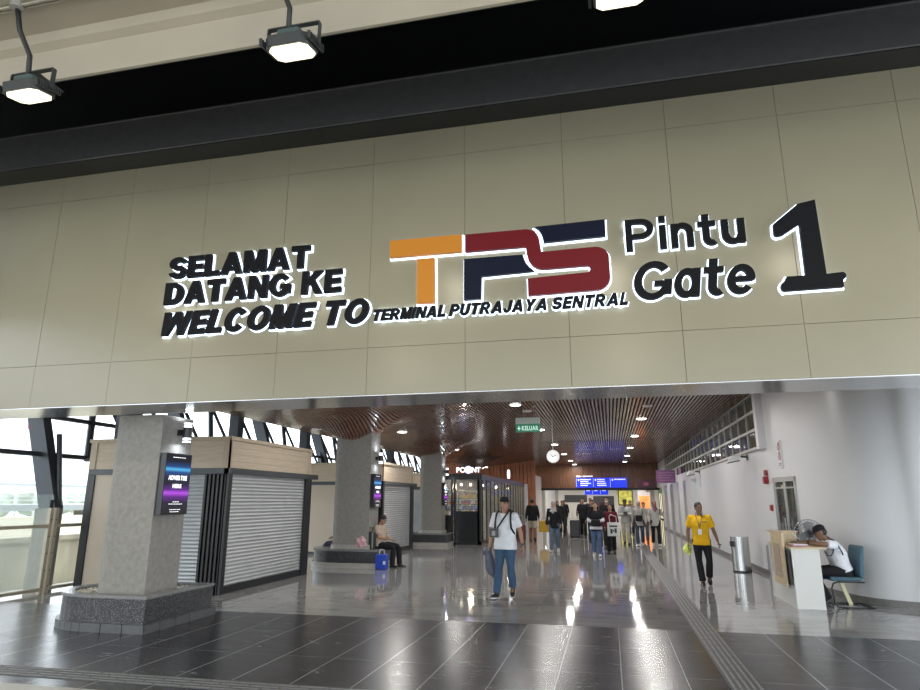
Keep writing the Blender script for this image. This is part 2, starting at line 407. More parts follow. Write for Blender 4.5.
# wall lamps on columns
def updown(x, y, z, label):
    t = thing('wall_lamp', label, 'lamp', (x,y,z))
    MB().box((x,y-.04,z-.04),(x+.07,y+.04,z+.04)).build('bracket', black, t)
    MB().cyl((x+.14,y,z-.075),(x+.14,y,z+.075),.06).build('lamp_body', black, t, smooth='auto')
    e = mat('lamp_ring', (1,1,1), .5, emit=(.85,.93,1), es=3)
    for s in (-1,1):
        MB().cyl((x+.14,y,z+s*.082),(x+.14,y,z+s*.10),.056).build('light_ring', e, t)
        MB().cyl((x+.14,y,z+s*.107),(x+.14,y,z+s*.118),.06).build('louvre', black, t)
        MB().cyl((x+.14,y,z+s*.125),(x+.14,y,z+s*.14),.056).build('light_ring', e, t)
        lamp('AREA', 'column_lamp_light', (x+.14,y,z+s*.16), 2.5, (.8,.9,1), .1, (0 if s < 0 else math.pi,0,0))
updown(-6.14, 8.25, 2.62, 'black up and down light on front column above the advertising screen')
updown(-6.04, 16.3, 2.75, 'black up and down light on the column behind the seated man')
updown(-6.29, 24.6, 2.75, 'black up and down light on the farthest column by the shop')
# advertising screens
scrm = bpy.data.materials.new('screen_picture'); scrm.use_nodes = True; nt = scrm.node_tree; b = nt.nodes['Principled BSDF']
tc = nt.nodes.new('ShaderNodeTexCoord'); sp = nt.nodes.new('ShaderNodeSeparateXYZ'); nt.links.new(tc.outputs['Generated'], sp.inputs[0])
rp = nt.nodes.new('ShaderNodeValToRGB'); el = rp.color_ramp.elements
cols = [(0,(.004,.004,.01)),(.18,(.01,.005,.03)),(.28,(.12,.01,.25)),(.345,(.55,.08,.9)),(.40,(.1,.01,.25)),(.5,(.003,.004,.02)),(.62,(.003,.01,.05)),(.70,(.01,.08,.3)),(.745,(.1,.55,1)),(.79,(.01,.06,.25)),(.88,(.003,.005,.02))]
el[0].position = 0; el[0].color = cols[0][1]+(1,); el[1].position = 1; el[1].color = (.003,.003,.01,1)
for p, c in cols[1:]: e = el.new(p); e.color = c+(1,)
nt.links.new(sp.outputs[2], rp.inputs[0]); b.inputs['Base Color'].default_value = (.01,.01,.01,1); b.inputs['Roughness'].default_value = .2
nt.links.new(rp.outputs[0], b.inputs['Emission Color']); b.inputs['Emission Strength'].default_value = .9
MATS['screen_picture'] = scrm
# ---------------------------------------------------------------- lettering
GC = {}
def glyph(ch, bold, ext):
    k = (ch,bold,ext)
    if k in GC: return GC[k]
    c = bpy.data.curves.new('g','FONT'); c.body = ch; c.size = 1; c.offset = bold; c.extrude = ext; c.resolution_u = 5
    o = bpy.data.objects.new('g', c); COL.objects.link(o); dg = bpy.context.evaluated_depsgraph_get(); dg.update()
    me = bpy.data.meshes.new_from_object(o.evaluated_get(dg)); vs = [v.co.copy() for v in me.vertices]; fs = [tuple(p.vertices) for p in me.polygons]
    bpy.data.objects.remove(o); bpy.data.curves.remove(c); bpy.data.meshes.remove(me)
    GC[k] = (vs, fs); return GC[k]
def word(text, x0, x1, z0, z1, bold=.03, gap=.06, shear=0, space=.3, capref='E'):
    """glyph layout: list of (char, xform) filling x0..x1; z0 is baseline, z1 cap height"""
    cv, _ = glyph(capref, bold, 0); cap0 = min(v.y for v in cv); cap1 = max(v.y for v in cv)
    pen = 0; L = []
    for ch in text:
        if ch == ' ': pen += space; continue
        v, _ = glyph(ch, bold, 0); a = min(q.x for q in v); b_ = max(q.x for q in v)
        L.append((ch, pen-a)); pen += b_-a+gap
    pen -= gap; sz = (z1-z0)/(cap1-cap0); extra = shear*(z1-z0); sx = (x1-x0-extra)/pen
    def f(dx, v): 
        z = (v.y-cap0)*sz; return (x0+(v.x+dx)*sx+shear*z, z0+z)
    return L, f
def GL(ch, tv=.27, th=.22):
    """block glyph: width, polygons, ring arcs (cx,cy,Rx,Ry,rx,ry,a0,a1) for cap height 1"""
    B = lambda x0,y0,x1,y1: [(x0,y0),(x1,y0),(x1,y1),(x0,y1)]
    P = []; A = []; X = .74; ov = tv; 
    if ch == 'E': w = .72; P = [B(0,0,tv,1),B(0,0,w,th),B(0,.5-th/2,w*.95,.5+th/2),B(0,1-th,w,1)]
    elif ch == 'L': w = .68; P = [B(0,0,tv,1),B(0,0,w,th)]
    elif ch == 'T': w = .8; P = [B(w/2-tv/2,0,w/2+tv/2,1),B(0,1-th,w,1)]
    elif ch == 'I': w = tv; P = [B(0,0,tv,1)]
    elif ch == 'A': w = .98; k = tv*1.04; P = [[(0,0),(k,0),(w/2+k*.5,1),(w/2-k*.5,1)],[(w-k,0),(w,0),(w/2+k*.5,1),(w/2-k*.5,1)],B(.22,.18,w-.22,.18+th*.8)]
    elif ch == 'M': w = 1.0; P = [B(0,0,tv*.93,1),B(w-tv*.93,0,w,1),[(0,1),(tv*1.25,1),(w/2+tv*.45,.0),(w/2-tv*.45,.0)],[(w-tv*1.25,1),(w,1),(w/2+tv*.45,0),(w/2-tv*.45,0)]]
    elif ch == 'N': w = .86; P = [B(0,0,tv*.93,1),B(w-tv*.93,0,w,1),[(0,1),(tv*1.1,1),(w,0),(w-tv*1.1,0)]]
    elif ch == 'K': w = .92; P = [B(0,0,tv,1),[(tv*.8,.32),(tv*.9,.62),(w-.36,1),(w-.02,1)],[(.34,.5),(.52,.68),(w,0),(w-.33,0)]]
    elif ch == 'W': w = 1.32; k = tv; P = [[(0,1),(k,1),(.42,0),(.42-k*.95,0)],[(.16,0),(.42,0),(.80,1),(.54,1)],[(.54,1),(.80,1),(1.17,0),(.92,0)],[(.91,0),(1.16,0),(w,1),(w-k,1)]]
    elif ch == 'Y': w = .9; P = [B(w/2-tv/2,0,w/2+tv/2,.5),[(0,1),(tv*1.1,1),(w/2+tv/2,.4),(w/2-tv/2,.4)],[(w-tv*1.1,1),(w,1),(w/2+tv/2,.4),(w/2-tv/2,.4)]]
    elif ch == 'O': w = .98; A = [(w/2,.5,w/2,.51,w/2-tv,.51-th,0,360)]
    elif ch == 'C': w = .94; A = [(w/2,.5,w/2,.51,w/2-tv,.51-th,38,322)]
    elif ch == 'G': w = .96; A = [(w/2,.5,w/2,.51,w/2-tv,.51-th,40,350)]; P = [B(w*.54,.34,w,.34+th*.85),B(w-tv*.95,.12,w,.5)]
    elif ch == 'S': w = .82; q = (.5+th/2)/2; A = [(w/2,1-q,w/2,q,w/2-tv,q-th,8,270),(w/2,q,w/2,q,w/2-tv,q-th,90,-172)]
    elif ch == 'D': w = .88; c = .36; P = [B(0,0,tv,1),B(0,0,c,th),B(0,1-th,c,1)]; A = [(c,.5,w-c,.5,w-c-tv,.5-th,-90,90)]
    elif ch in 'PR':
        w = .82 if ch == 'P' else .9; c = .42; q = .31; W_ = .8; t2 = th*.9; P = [B(0,0,tv,1),B(0,1-t2,c,1),B(0,1-2*q,c,1-2*q+t2)]; A = [(c,1-q,W_-c,q,W_-c-tv,q-t2,-90,90)]
        if ch == 'R': P.append([(.32,.42),(.56,.5),(w,0),(w-tv*1.15,0)])
    elif ch == 'U': w = .84; P = [B(0,.36,tv,1),B(w-tv,.36,w,1)]; A = [(w/2,.37,w/2,.38,w/2-tv,.38-th,180,360)]
    elif ch == 'J': w = .66; P = [B(w-tv,.34,w,1)]; A = [(w/2-.02,.35,w/2+.02,.36,w/2+.02-tv,.36-th,185,360)]
    elif ch == 'i': w = tv; P = [B(0,0,tv,X),B(0,.84,tv,1.03)]
    elif ch == 'n': w = .62; P = [B(0,0,tv,X),B(w-tv,0,w,.46)]; A = [(w/2+.01,.44,w/2-.01,.32,w/2-.01-tv,.32-th,0,160)]
    elif ch == 'u': w = .62; P = [B(0,.3,tv,X),B(w-tv,0,w,X)]; A = [(w/2-.01,.30,w/2-.01,.32,w/2-.01-tv,.32-th,180,350)]
    elif ch == 't': w = .5; P = [B(.12,.24,.12+tv,.95),B(0,X-th*.9,w-.02,X)]; A = [(.36,.25,.24,.26,.24-tv,.26-th,180,300)]
    elif ch == 'a': w = .62; P = [B(w-tv,0,w,X)]; A = [(w/2-.02,.37,w/2,.385,w/2-tv*.9,.385-th,0,360)]
    elif ch == 'e': w = .66; P = [B(.08,.31,w-.05,.31+th*.8)]; A = [(w/2,.37,w/2,.385,w/2-tv*.9,.385-th,-5,318)]
    return w, P, A
def grow(poly, e):
    n = len(poly); A = sum(poly[i][0]*poly[(i+1)%n][1]-poly[(i+1)%n][0]*poly[i][1] for i in range(n)); sg = 1 if A > 0 else -1; q = []
    for i in range(n):
        a, b_, c = Vector(poly[i-1]), Vector(poly[i]), Vector(poly[(i+1)%n]); d1 = (b_-a).normalized(); d2 = (c-b_).normalized(); n1 = Vector((d1.y,-d1.x)); n2 = Vector((d2.y,-d2.x)); nn = n1+n2
        if nn.length < 1e-6: nn = n1
        nn.normalize(); q.append(tuple(b_+nn*(e/max(.45, nn.dot(n1)))*sg))
    return q
def letters(parent, text, x0, x1, z0, z1, yf, depth=.055, gap=.07, shear=0, space=.35, tv=.27, th=.22, ex=.013):
    H = z1-z0; tot = 0
    for ch in text: tot += space if ch == ' ' else GL(ch,tv,th)[0]+gap
    tot -= gap; sx = (x1-x0-shear*H)/tot; pen = 0
    for ch in text:
        if ch == ' ': pen += space; continue
        w, P, A = GL(ch, tv, th)
        def put(m, e, ya, yb):
            T = lambda a, b_: (x0+(pen+a)*sx+shear*b_*H, z0+b_*H)
            j = 0
            for p in P:
                q = [T(*c) for c in p]; q = grow(q, e) if e else q; m.prism(q, ya+j*.0004, yb, 'y'); j += 1
            for cx, cy, Rx, Ry, rx_, ry_, a0, a1 in A:
                ex_, ey_ = e/sx, e/H; N_ = max(8, int(abs(a1-a0)/12)); full = abs(a1-a0) >= 360; d = 0 if full else math.degrees(e/(.35*H))*(1 if a1 > a0 else -1)
                o_, i_ = [], []
                for k in range(N_+1):
                    t_ = R(a0-d+(a1-a0+2*d)*k/N_); c, s_ = math.cos(t_), math.sin(t_)
                    o_.append(T(cx+(Rx+ex_)*c, cy+(Ry+ey_)*s_)); i_.append(T(cx+max(.01,rx_-ex_)*c, cy+max(.01,ry_-ey_)*s_))
                y_ = ya+j*.0004; j += 1; vs = []; fs = []
                for k in range(N_+1): vs += [(o_[k][0],y_,o_[k][1]),(i_[k][0],y_,i_[k][1]),(i_[k][0],yb,i_[k][1]),(o_[k][0],yb,o_[k][1])]
                for k in range(N_):
                    for u in range(4): fs.append((4*k+u,4*k+(u+1)%4,4*k+4+(u+1)%4,4*k+4+u))
                if not full: fs += [(0,1,2,3),(4*N_+3,4*N_+2,4*N_+1,4*N_)]
                m.add(vs, fs)
            return m
        o = put(MB(), 0, yf, yf+depth).build('letter', sblack, parent)
        put(MB(), ex, yf+depth+.005, yf+depth+.03).build('letter_glow', white_e, o)
        pen += w+gap
def flat_text(parent, text, xf, bold=.02, mt=None, name='lettering', ratio=None, w=1, h=.2, **k):
    """one mesh of text in local (u,v) mapped with xf(u,v,depth)"""
    L, f = word(text, 0, w, 0, h, bold=bold, **k); m = MB()
    for ch, dx in L:
        vs, fs = glyph(ch, bold, .5); m.add([xf(*f(dx,v), v.z) for v in vs], fs)
    return m.build(name, mt, parent)
def screen(x, y0, y1, z0, z1, label, text=True):
    t = thing('advertising_screen', label, 'screen', (x,(y0+y1)/2,z0))
    MB().box((x,y0,z0),(x+.1,y1,z1)).build('casing', black, t)
    MB().box((x+.1,y0+.012,z0+.015),(x+.104,y1-.012,z1-.015)).build('display', scrm, t)
    wt = mat('screen_white', (1,1,1), .5, emit=(1,1,1), es=1.1)
    W_ = y1-y0; H_ = z1-z0
    # seen from +x, left of the screen is y0
    if text:
        for s, a, c, h in (('ADVERTISE',.14,.56,.075),('HERE',.33,.43,.065)):
            w = (1-2*a)*W_
            flat_text(t, s, lambda u,v,d,a=a,c=c: (x+.106+.002*d, y0+a*W_+u, z0+c*H_+v), bold=.03, mt=wt, w=w, h=h*H_, name='screen_lettering')
    m = MB()
    for zz, ln in ((.93,.5),(.2,.2),(.165,.5),(.075,.4),(.04,.35)):
        u = .5-ln/2
        while u < .5+ln/2: wd = random.uniform(.03,.08); m.box((x+.1045,y0+u*W_,z0+zz*H_),(x+.106,y0+(u+wd)*W_,z0+(zz+.009)*H_)); u += wd+.02
    m.build('small_print', wt, t)
    return t
screen(-6.14, 7.9, 8.47, 1.46, 2.31, 'portrait screen reading ADVERTISE HERE on the front left column')
screen(-6.04, 15.95, 16.5, 1.48, 2.33, 'portrait advertising screen on the column above the seated man')
screen(-6.29, 24.28, 24.8, 1.48, 2.33, 'portrait advertising screen on farthest column beside the shop door')
YF = 6.90
sblack = mat('sign_black', (.006,.006,.008), .6, spec=.12)
t = thing('welcome_sign', 'black backlit letters reading SELAMAT DATANG KE WELCOME TO on the fascia', 'sign', (-4.1,7,3.7))
letters(t, 'SELAMAT', -5.55, -3.53, 4.50, 4.80, YF, gap=.075, space=.4)
letters(t, 'DATANG KE', -5.58, -3.08, 4.145, 4.445, YF, gap=.075, space=.42, shear=.03)
letters(t, 'WELCOME TO', -5.61, -2.68, 3.725, 4.035, YF, gap=.10, shear=.24, space=.38)
t = thing('station_name_sign', 'small black backlit italic letters TERMINAL PUTRAJAYA SENTRAL under the logo', 'sign', (-1.2,7,3.7))
letters(t, 'TERMINAL PUTRAJAYA SENTRAL', -2.68, .34, 3.745, 3.885, YF+.01, depth=.04, gap=.09, shear=.25, space=.3, ex=.009)
t = thing('gate_sign', 'black backlit words Pintu and Gate between the logo and numeral', 'sign', (1,7,3.7))
letters(t, 'Pintu', .33, 1.58, 4.36, 4.735, YF, gap=.13, tv=.19, th=.16)
letters(t, 'Gate', .36, 1.66, 3.785, 4.215, YF, gap=.07, shear=.12, tv=.21, th=.16)
def plate(parent, poly, mt, name='letter', halo=True):
    o = MB().prism(poly, YF, YF+.055, 'y').build(name, mt, parent)
    if halo:
        n = len(poly); A = sum(poly[i][0]*poly[(i+1)%n][1]-poly[(i+1)%n][0]*poly[i][1] for i in range(n)); sg = 1 if A > 0 else -1; q = []
        for i in range(n):
            a, b_, c = Vector(poly[i-1]), Vector(poly[i]), Vector(poly[(i+1)%n]); d1 = (b_-a).normalized(); d2 = (c-b_).normalized()
            nn = Vector((d1.y+d2.y, -(d1.x+d2.x))); 
            if nn.length < 1e-6: nn = Vector((d1.y,-d1.x))
            nn.normalize(); k = .016/max(.5, nn.dot(Vector((d1.y,-d1.x)))); q.append(tuple(b_+nn*k*sg))
        MB().prism(q, YF+.06, YF+.09, 'y').build('letter_glow', white_e, o)
    return o
def arc(cx, cz_, rx, rz, a0, a1, n=10): return [(cx+rx*math.cos(R(a0+(a1-a0)*i/n)), cz_+rz*math.sin(R(a0+(a1-a0)*i/n))) for i in range(n+1)]
t = thing('gate_number_sign', 'large black backlit numeral 1 at the right end of the lettering', 'sign', (2.2,7,3.7))
plate(t, [(2.13,4.74),(2.30,4.77),(2.31,3.93)]+arc(2.455,3.90,.035,.04,80,-90,6)+[(2.455,3.78),(1.90,3.775)]+arc(1.90,3.825,.035,.05,-90,-270,6)+[(1.93,3.93),(2.115,3.93),(2.12,4.51),(1.945,4.40)]+arc(1.90,4.43,.04,.04,-60,-200,4)+[(1.865,4.53)], sblack, 'numeral')
t = thing('terminal_logo', 'backlit TPS logo in orange, dark red and navy blue', 'sign', (-1.2,7,3.9))
og = mat('logo_orange', (.5,.19,.02), .5, spec=.2); rd = mat('logo_red', (.13,.008,.012), .5, spec=.15); nv = mat('logo_navy', (.005,.007,.02), .5, spec=.12)
plate(t, [(-2.464,4.749),(-1.564,4.746),(-1.564,4.526),(-2.46,4.53)], og, 'letter_bar')
plate(t, [(-2.11,4.48),(-1.9,4.48),(-1.89,3.913),(-2.11,3.918)], og, 'letter_stem')
plate(t, [(-1.519,4.74)]+[(-0.788,4.737),(-0.731,4.722),(-0.691,4.695),(-.662,4.66),(-0.645,4.622),(-0.633,4.53),(-.62,4.438),(-.02,4.445)]+arc(-.02,4.30,.157,.145,85,10,6)+arc(-.02,4.085,.157,.155,-5,-88,6)+[(-0.784,3.92),(-0.785,4.127),(-0.111,4.148)]+arc(-.108,4.188,.032,.04,-80,90,5)+[(-0.561,4.225),(-.63,4.228),(-0.69,4.25),(-.735,4.29),(-0.77,4.345),(-.787,4.42),(-0.794,4.486),(-0.805,4.519),(-1.519,4.52)], rd, 'letter_band')
plate(t, [(-1.534,4.429),(-0.835,4.425),(-0.82,4.37),(-0.795,4.31),(-0.76,4.262),(-0.704,4.212),(-1.327,4.196),(-1.335,3.922),(-1.536,3.921)], nv, 'letter_base')
plate(t, [(-0.69,4.755),(0.114,4.769),(0.112,4.567),(-0.59,4.553),(-.60,4.62),(-0.617,4.67),(-.645,4.72)], nv, 'letter_top')
# ================================================================ FLOODLIGHTS over the forecourt
cabm = mat('cable_black', (.015,.015,.015), .5); lens = mat('flood_lens', (1,1,1), .4, emit=(1,.88,.55), es=1.6)
fgrey = mat('lamp_housing', (.05,.055,.055), .45, .4)
def flood(x, y=4.0, z=5.15, tilt=12, label='', cab=True, col=(1,.90,.70)):
    t = thing('floodlight', label, 'lamp', (x,y,z))
    a = R(tilt); M = Matrix.Rotation(a,3,'X')
    T = lambda m: setattr(m, 'v', [M@v for v in m.v]) or m
    oc = lambda w, h, c: [(-w+c,-h),(w-c,-h),(w,-h+c),(w,h-c),(w-c,h),(-w+c,h),(-w,h-c),(-w,-h+c)]
    T(MB().prism(oc(.185,.14,.05), .012, .10)).build('housing', fgrey, t, world=False, bevel=.008)
    m = MB()
    for q in (-1,1):
        m = MB().box((q*.207-.003,-.13,.03),(q*.207+.003,.12,.09))
        for i in range(9): m.box((q*.2075-.0125,-.13+i*.03,.03),(q*.2075+.0125,-.12+i*.03,.09))
        T(m).build('cooling_fins', fgrey, t, world=False)
    T(MB().prism(oc(.165,.115,.045), -.004, .014)).build('lens', lens, t, world=False)
    m = MB().tube([(-.1,.0,.10),(-.1,.05,.17),(-.1,.12,.2)], .03, 8)
    T(MB().prism(oc(.1,.08,.02), .10, .17)).build('driver_box', mat('lamp_driver', (.06,.09,.085), .4, .3), t, world=False, bevel=.008)
    m = MB(); 
    for s in (1,-1): m.box((s*.225-.006,-.02,.05),(s*.225+.006,.02,.25))
    m.box((-.225,-.02,.244),(.225,.02,.256)); m.box((-.03,.0,.25),(.03,.02,.262) if cab == 'back' else (.03,4.3-y,.262)); 
    m.build('bracket', fgrey, t, world=False)
    o = lamp('AREA', 'floodlight_beam', (x,y-.0,z-.03), FLOOD_E, col, .26, (a,0,0)); 
    MB().tube([(x-.05,y,z+.15),(x-.03,y-.04,z+.4),(x-.1,y-.12,z+.62),(x-.08,y-.2,5.97)], .022, 8).build('cable', cabm, t, smooth=True)
    return t
for i, x in enumerate((-7.42,-4.86,-2.3,.26,2.82,5.38)):
    flood(x, label=['floodlight beyond the left edge over the fascia','lit floodlight hanging at the far left under the concrete beam','lit floodlight on looped black cable above the word SELAMAT','lit floodlight at the top edge above the red and navy logo letters','floodlight right of the camera under the beam','floodlight farthest right under the beam'][i])
for i, x in enumerate((-10.6,-5,.6,7.9)):
    flood(x, -1.6, 5.15, 48, cab='back', label= 'floodlight behind the viewpoint under the slab, %s' % ['far left','left of centre','near centre','right'][i])
o = MB().cyl((-9,3.8,5.955),(8,3.8,5.955),.014,n=8).cyl((-9,3.84,5.955),(8,3.84,5.955),.010,n=8).build('conduit', mat('conduit_grey', (.3,.27,.22), .4, .5))
tag(o, 'thin metal conduit pipes running along the slab above the floodlights', 'conduit')
for x in (-4.94,-2.38,.18):
    o = MB().cyl((x,3.8,5.98),(x,3.8,5.925),.055,n=16).build('junction_box', mat('junction_grey', (.25,.24,.22), .5)); tag(o, 'round junction box on conduit above %s' % {-4.94:'the far left floodlight',-2.38:'the floodlight over SELAMAT',.18:'the floodlight over the logo'}[x], 'junction box')
# ================================================================ DOWNLIGHTS
dl = mat('downlight_glow', (1,1,1), .4, emit=(1,.97,.92), es=8)
rows = [(-2.3,'centre',[16.6,22.9,29.2,35.5,41.5,45.8]),(-6.45,'left',[19.3,26.6,33.4,40,45]),(1.08,'right',[14.4,20.4,26,31.8,37.5,43.3]),(-4.3,'inner left',[12.5])]
ordn = ['nearest','second','third','fourth','fifth','sixth']
for x, nm, Y in rows:
    for i, y in enumerate(Y):
        xx = x
        if nm == 'left': xx = -6.3+.0*i; 
        if nm == 'left' and y == 19.3: xx = -6.3
        z = cz(xx,y)-.012
        t = thing('downlight', 'round white downlight in timber ceiling, %s of the %s row' % (ordn[i], nm), 'downlight', (xx,y,z), group='downlights in the slatted timber ceiling')
        MB().cyl((xx,y,z+.03),(xx,y,z),.17).build('trim_ring', mat('lamp_white', (.8,.8,.8), .4), t)
        MB().cyl((xx,y,z),(xx,y,z-.012),.14).build('diffuser', dl, t)
        del t['group']
        lamp('AREA', 'downlight_beam', (xx,y,z-.03), DOWN_E*(.55 if y > 40 else 1), (1,.97,.93), .34)
for x, y, s in ((-2.15,17.9,'beside the nearest centre downlight'),(1.11,17.6,'ahead of the right row')):
    z = cz(x,y)-.005
    o = MB().cyl((x,y,z+.02),(x,y,z-.02),.13).build('ceiling_speaker', mat('lamp_white', (.8,.8,.8), .4)); tag(o, 'round pale ceiling speaker '+s, 'speaker')
# lights of the far concourse
for i in range(3):
    for j in range(4):
        x = -6+4*i; y = 50+6.5*j
        t = thing('panel_light', 'square ceiling panel light in the far concourse beyond the bulkhead', 'light', (x,y,3.18), group='panel lights of the far concourse')
        MB().box((x-.3,y-.3,3.16),(x+.3,y+.3,3.2)).build('diffuser', mat('panel_glow', (1,1,1), .4, emit=(1,.97,.9), es=4), t)
        lamp('AREA', 'panel_light_beam', (x,y,3.12), 70, (1,.96,.9), .5)
# ================================================================ KIOSKS
shm = mat('shutter_metal', (.5,.51,.52), .38, .55, noise=.05, nscale=3)
def shutter(m, a, b, z0, z1, nrm, pitch=.068):
    """corrugated sheet between plan points a and b; nrm points outwards"""
    a, b, nrm = Vector(a), Vector(b), Vector(nrm); z = z0; prof = []
    while z < z1-.001:
        for f, d in ((0,0),(.25,.014),(.5,.022),(.8,.016),(.95,0)): prof.append((min(z1,z+f*pitch), d))
        z += pitch
    vs = []; 
    for z, d in prof:
        for p in (a,b): q = p+nrm*d; vs.append((q.x,q.y,z))
    m.add(vs, [(2*k,2*k+1,2*k+3,2*k+2) for k in range(len(prof)-1)])
def kiosk(x1, y0, ln, label, wd=3.1, open_=False):
    """x1 = right face, y0 = front face"""
    x0 = x1-wd; y1 = y0+ln
    t = thing('kiosk', label, 'kiosk', ((x0+x1)/2,(y0+y1)/2,0))
    MB().box((x0+.06,y0+.09,.02),(x1-.09,y1,2.2)).build('carcass', mat('kiosk_dark', (.05,.05,.05), .6), t)
    m = MB(); shutter(m, (x1-1.35,y0+.05), (x1-.5,y0+.05), .1, 2.14, (0,-1)); m.build('roller_shutter', shm, t, smooth=False)
    m = MB(); shutter(m, (x1-.05,y0+.1), (x1-.05,y1-.28), .12, 2.14, (1,0)); m.build('roller_shutter', shm, t)
    MB().box((x0+.16,y0+.03,.08),(x1-1.35,y0+.08,2.14)).build('cream_panel', creamp, t)
    MB().box((x1-1.37,y0+.02,.0),(x1-1.33,y0+.08,2.14)).build('shutter_guide', black, t)
    MB().box((x0,y0,0),(x0+.16,y0+.16,2.15)).build('corner_post', black, t); MB().box((x1-.30,y1-.3,0),(x1+.01,y1,2.15)).build('corner_post', black, t)
    m = MB().box((x1-.5,y0+.05,0),(x1-.02,y0+.12,2.15)); 
    for i in range(6): m.box((x1-.49+i*.085,y0,.0),(x1-.45+i*.085,y0+.06,2.15))
    m.box((x1-.05,y0,0),(x1+.02,y0+.12,2.15)); m.build('ribbed_corner', mat('rib_black', (.02,.021,.023), .35, .2), t)
    MB().box((x1-.1,y0+.12,0),(x1-.01,y1-.3,.13)).box((x0+.16,y0+.02,0),(x1-.5,y0+.1,.09)).build('plinth', black, t)
    MB().box((x0,y0-.0,2.14),(x1+.0,y0+.1,2.25)).box((x1-.1,y0,2.14),(x1+.05,y1+.25,2.25)).build('header_beam', mat('header_grey', (.055,.06,.065), .35, .4), t)
    m = MB()
    for k in range(4):
        z = 2.25+k*.13
        m.box((x0+.02,y0+.012,z),(x1-.02,y0+.06,z+.128)); m.box((x1-.07,y0+.012,z),(x1-.012,y1-.05,z+.128)); m.box((x0+.02,y0+.05,z),(x0+.07,y1,z+.128))
    m.box((x0+.05,y0+.05,2.25),(x1-.05,y1-.1,2.76)); m.build('timber_header', wood_l, t)
    for m in (MB().box((x0-.0,y0-.01,2.25),(x0+.14,y0+.03,2.77)), MB().box((x1-.14,y0-.01,2.25),(x1+.005,y0+.03,2.77)).box((x1-.02,y0-.01,2.25),(x1+.005,y0+.08,2.77)), MB().box((x1-.02,y1-.2,2.25),(x1+.005,y1-.06,2.77))): m.build('corner_trim', mat('trim_timber', (.47,.37,.27), .45, noise=.08), t)
    MB().box((x0-.03,y0-.03,2.77),(x1+.03,y1-.02,2.84)).build('cap', mat('cap_timber', (.47,.38,.27), .5, noise=.08), t)
    return t
kiosk(-6.93, 10.85, 3.5, 'closed kiosk nearest, behind the front column, with roller shutters and timber header')
kiosk(-6.93, 19.4, 3.3, 'closed kiosk with cream side panel behind the middle column and seated man')
kiosk(-7.5, 27.6, 3.3, 'closed kiosk farthest back, mostly hidden by the farthest column')
# ================================================================ GLASS SHOP
t = thing('glass_shop', 'black framed glass corner shop with lit white roof lettering', 'shop', (-6,30,0))
sx0, sx1, sy0, sy1, sz = -7.2, -4.9, 25.05, 38.2, 2.66
glass = mat('shop_glass', (.9,.95,.95), .03, spec=.5, alpha=.13)
gdark = mat('shop_dark_panel', (.02,.022,.024), .15, spec=.6)
fr = MB(); 
for x in (sx0, -6.1, -5.98, sx1-.14): fr.box((x,sy0,0),(x+.07,sy0+.08,sz))
fr.box((sx1-.14,sy0,0),(sx1,sy0+.1,sz)); fr.box((sx0,sy0-.01,sz-.2),(sx1+.02,sy0+.1,sz)); fr.box((sx1-.08,sy0,sz-.2),(sx1+.02,sy1,sz)); fr.box((sx1-.08,sy0,0),(sx1,sy1,.12))
y = sy0+.35
while y < sy1: fr.box((sx1-.05,y,0),(sx1,y+.05,sz)); y += .95
fr.box((sx0,sy0,0),(sx1,sy0+.06,.08)); fr.build('frame', black, t)
MB().box((-5.9,sy0+.03,.08),(sx1-.14,sy0+.05,1.25)).box((sx0+.07,sy0+.03,.08),(-6.1,sy0+.05,1.1)).build('solid_panel', gdark, t)
MB().box((-5.9,sy0+.03,1.25),(sx1-.14,sy0+.045,sz-.2)).box((sx0+.07,sy0+.03,1.1),(-6.1,sy0+.045,sz-.2)).build('front_glass', glass, t)
MB().box((sx1-.045,sy0+.1,.12),(sx1-.03,sy1,sz-.2)).build('side_glass', glass, t)
MB().box((sx0,sy0+.1,0.0),(sx0+.05,sy1,sz-.02)).box((sx0,sy1-.05,0),(sx1,sy1,sz-.02)).build('inner_wall', mat('shop_wall', (.22,.18,.13), .6), t)
MB().box((sx0,sy0+.1,sz-.02),(sx1-.08,sy1,sz+.02)).build('roof', black, t)
MB().box((sx1-.0,38.25,0),(sx1+.2,38.45,2.6)).build('end_post', whitep, t)
m = MB()
for k in range(4): m.box((sx0+.2+k*.01,0,0),(sx0+.2,0,0)) if False else None
wt = mat('sign_white_glow', (1,1,1), .5, emit=(1,.96,1), es=1.6)
st = thing('shop_roof_sign', 'glowing white roof lettering with a round lavender badge on the shop', 'sign', (-5.4,25.1,2.68))
flat_text(st, 'PO', lambda u,v,d: (-5.9+u, 25.12+.04*d, 2.74+v), bold=.02, mt=wt, w=.36, h=.2, gap=.04, name='letters')
flat_text(st, 'NT', lambda u,v,d: (-5.27+u, 25.12+.04*d, 2.74+v), bold=.02, mt=wt, w=.34, h=.2, gap=.04, name='letters')
MB().cyl((-5.41,25.14,2.84),(-5.41,25.08,2.84),.15).build('badge', mat('badge_glow', (.7,.7,1), .5, emit=(.62,.6,1), es=1.6), st)
MB().box((-5.43,25.06,2.76),(-5.39,25.08,2.93)).build('letter', wt, st)
MB().box((-6.05,25.14,2.66),(-4.9,25.2,2.70)).box((-5.45,25.14,2.6),(-5.43,25.17,2.9)).build('support_rail', black, st)
bsign = thing('blade_sign', 'small glowing round sign above the shop side glazing', 'sign', (-4.85,32,2.7))
MB().tube([(-4.85,32,2.66),(-4.85,32,2.72)], .02).build('stem', black, bsign)
MB().cyl((-4.89,32,2.93),(-4.81,32,2.93),.22).build('disc', wt, bsign)
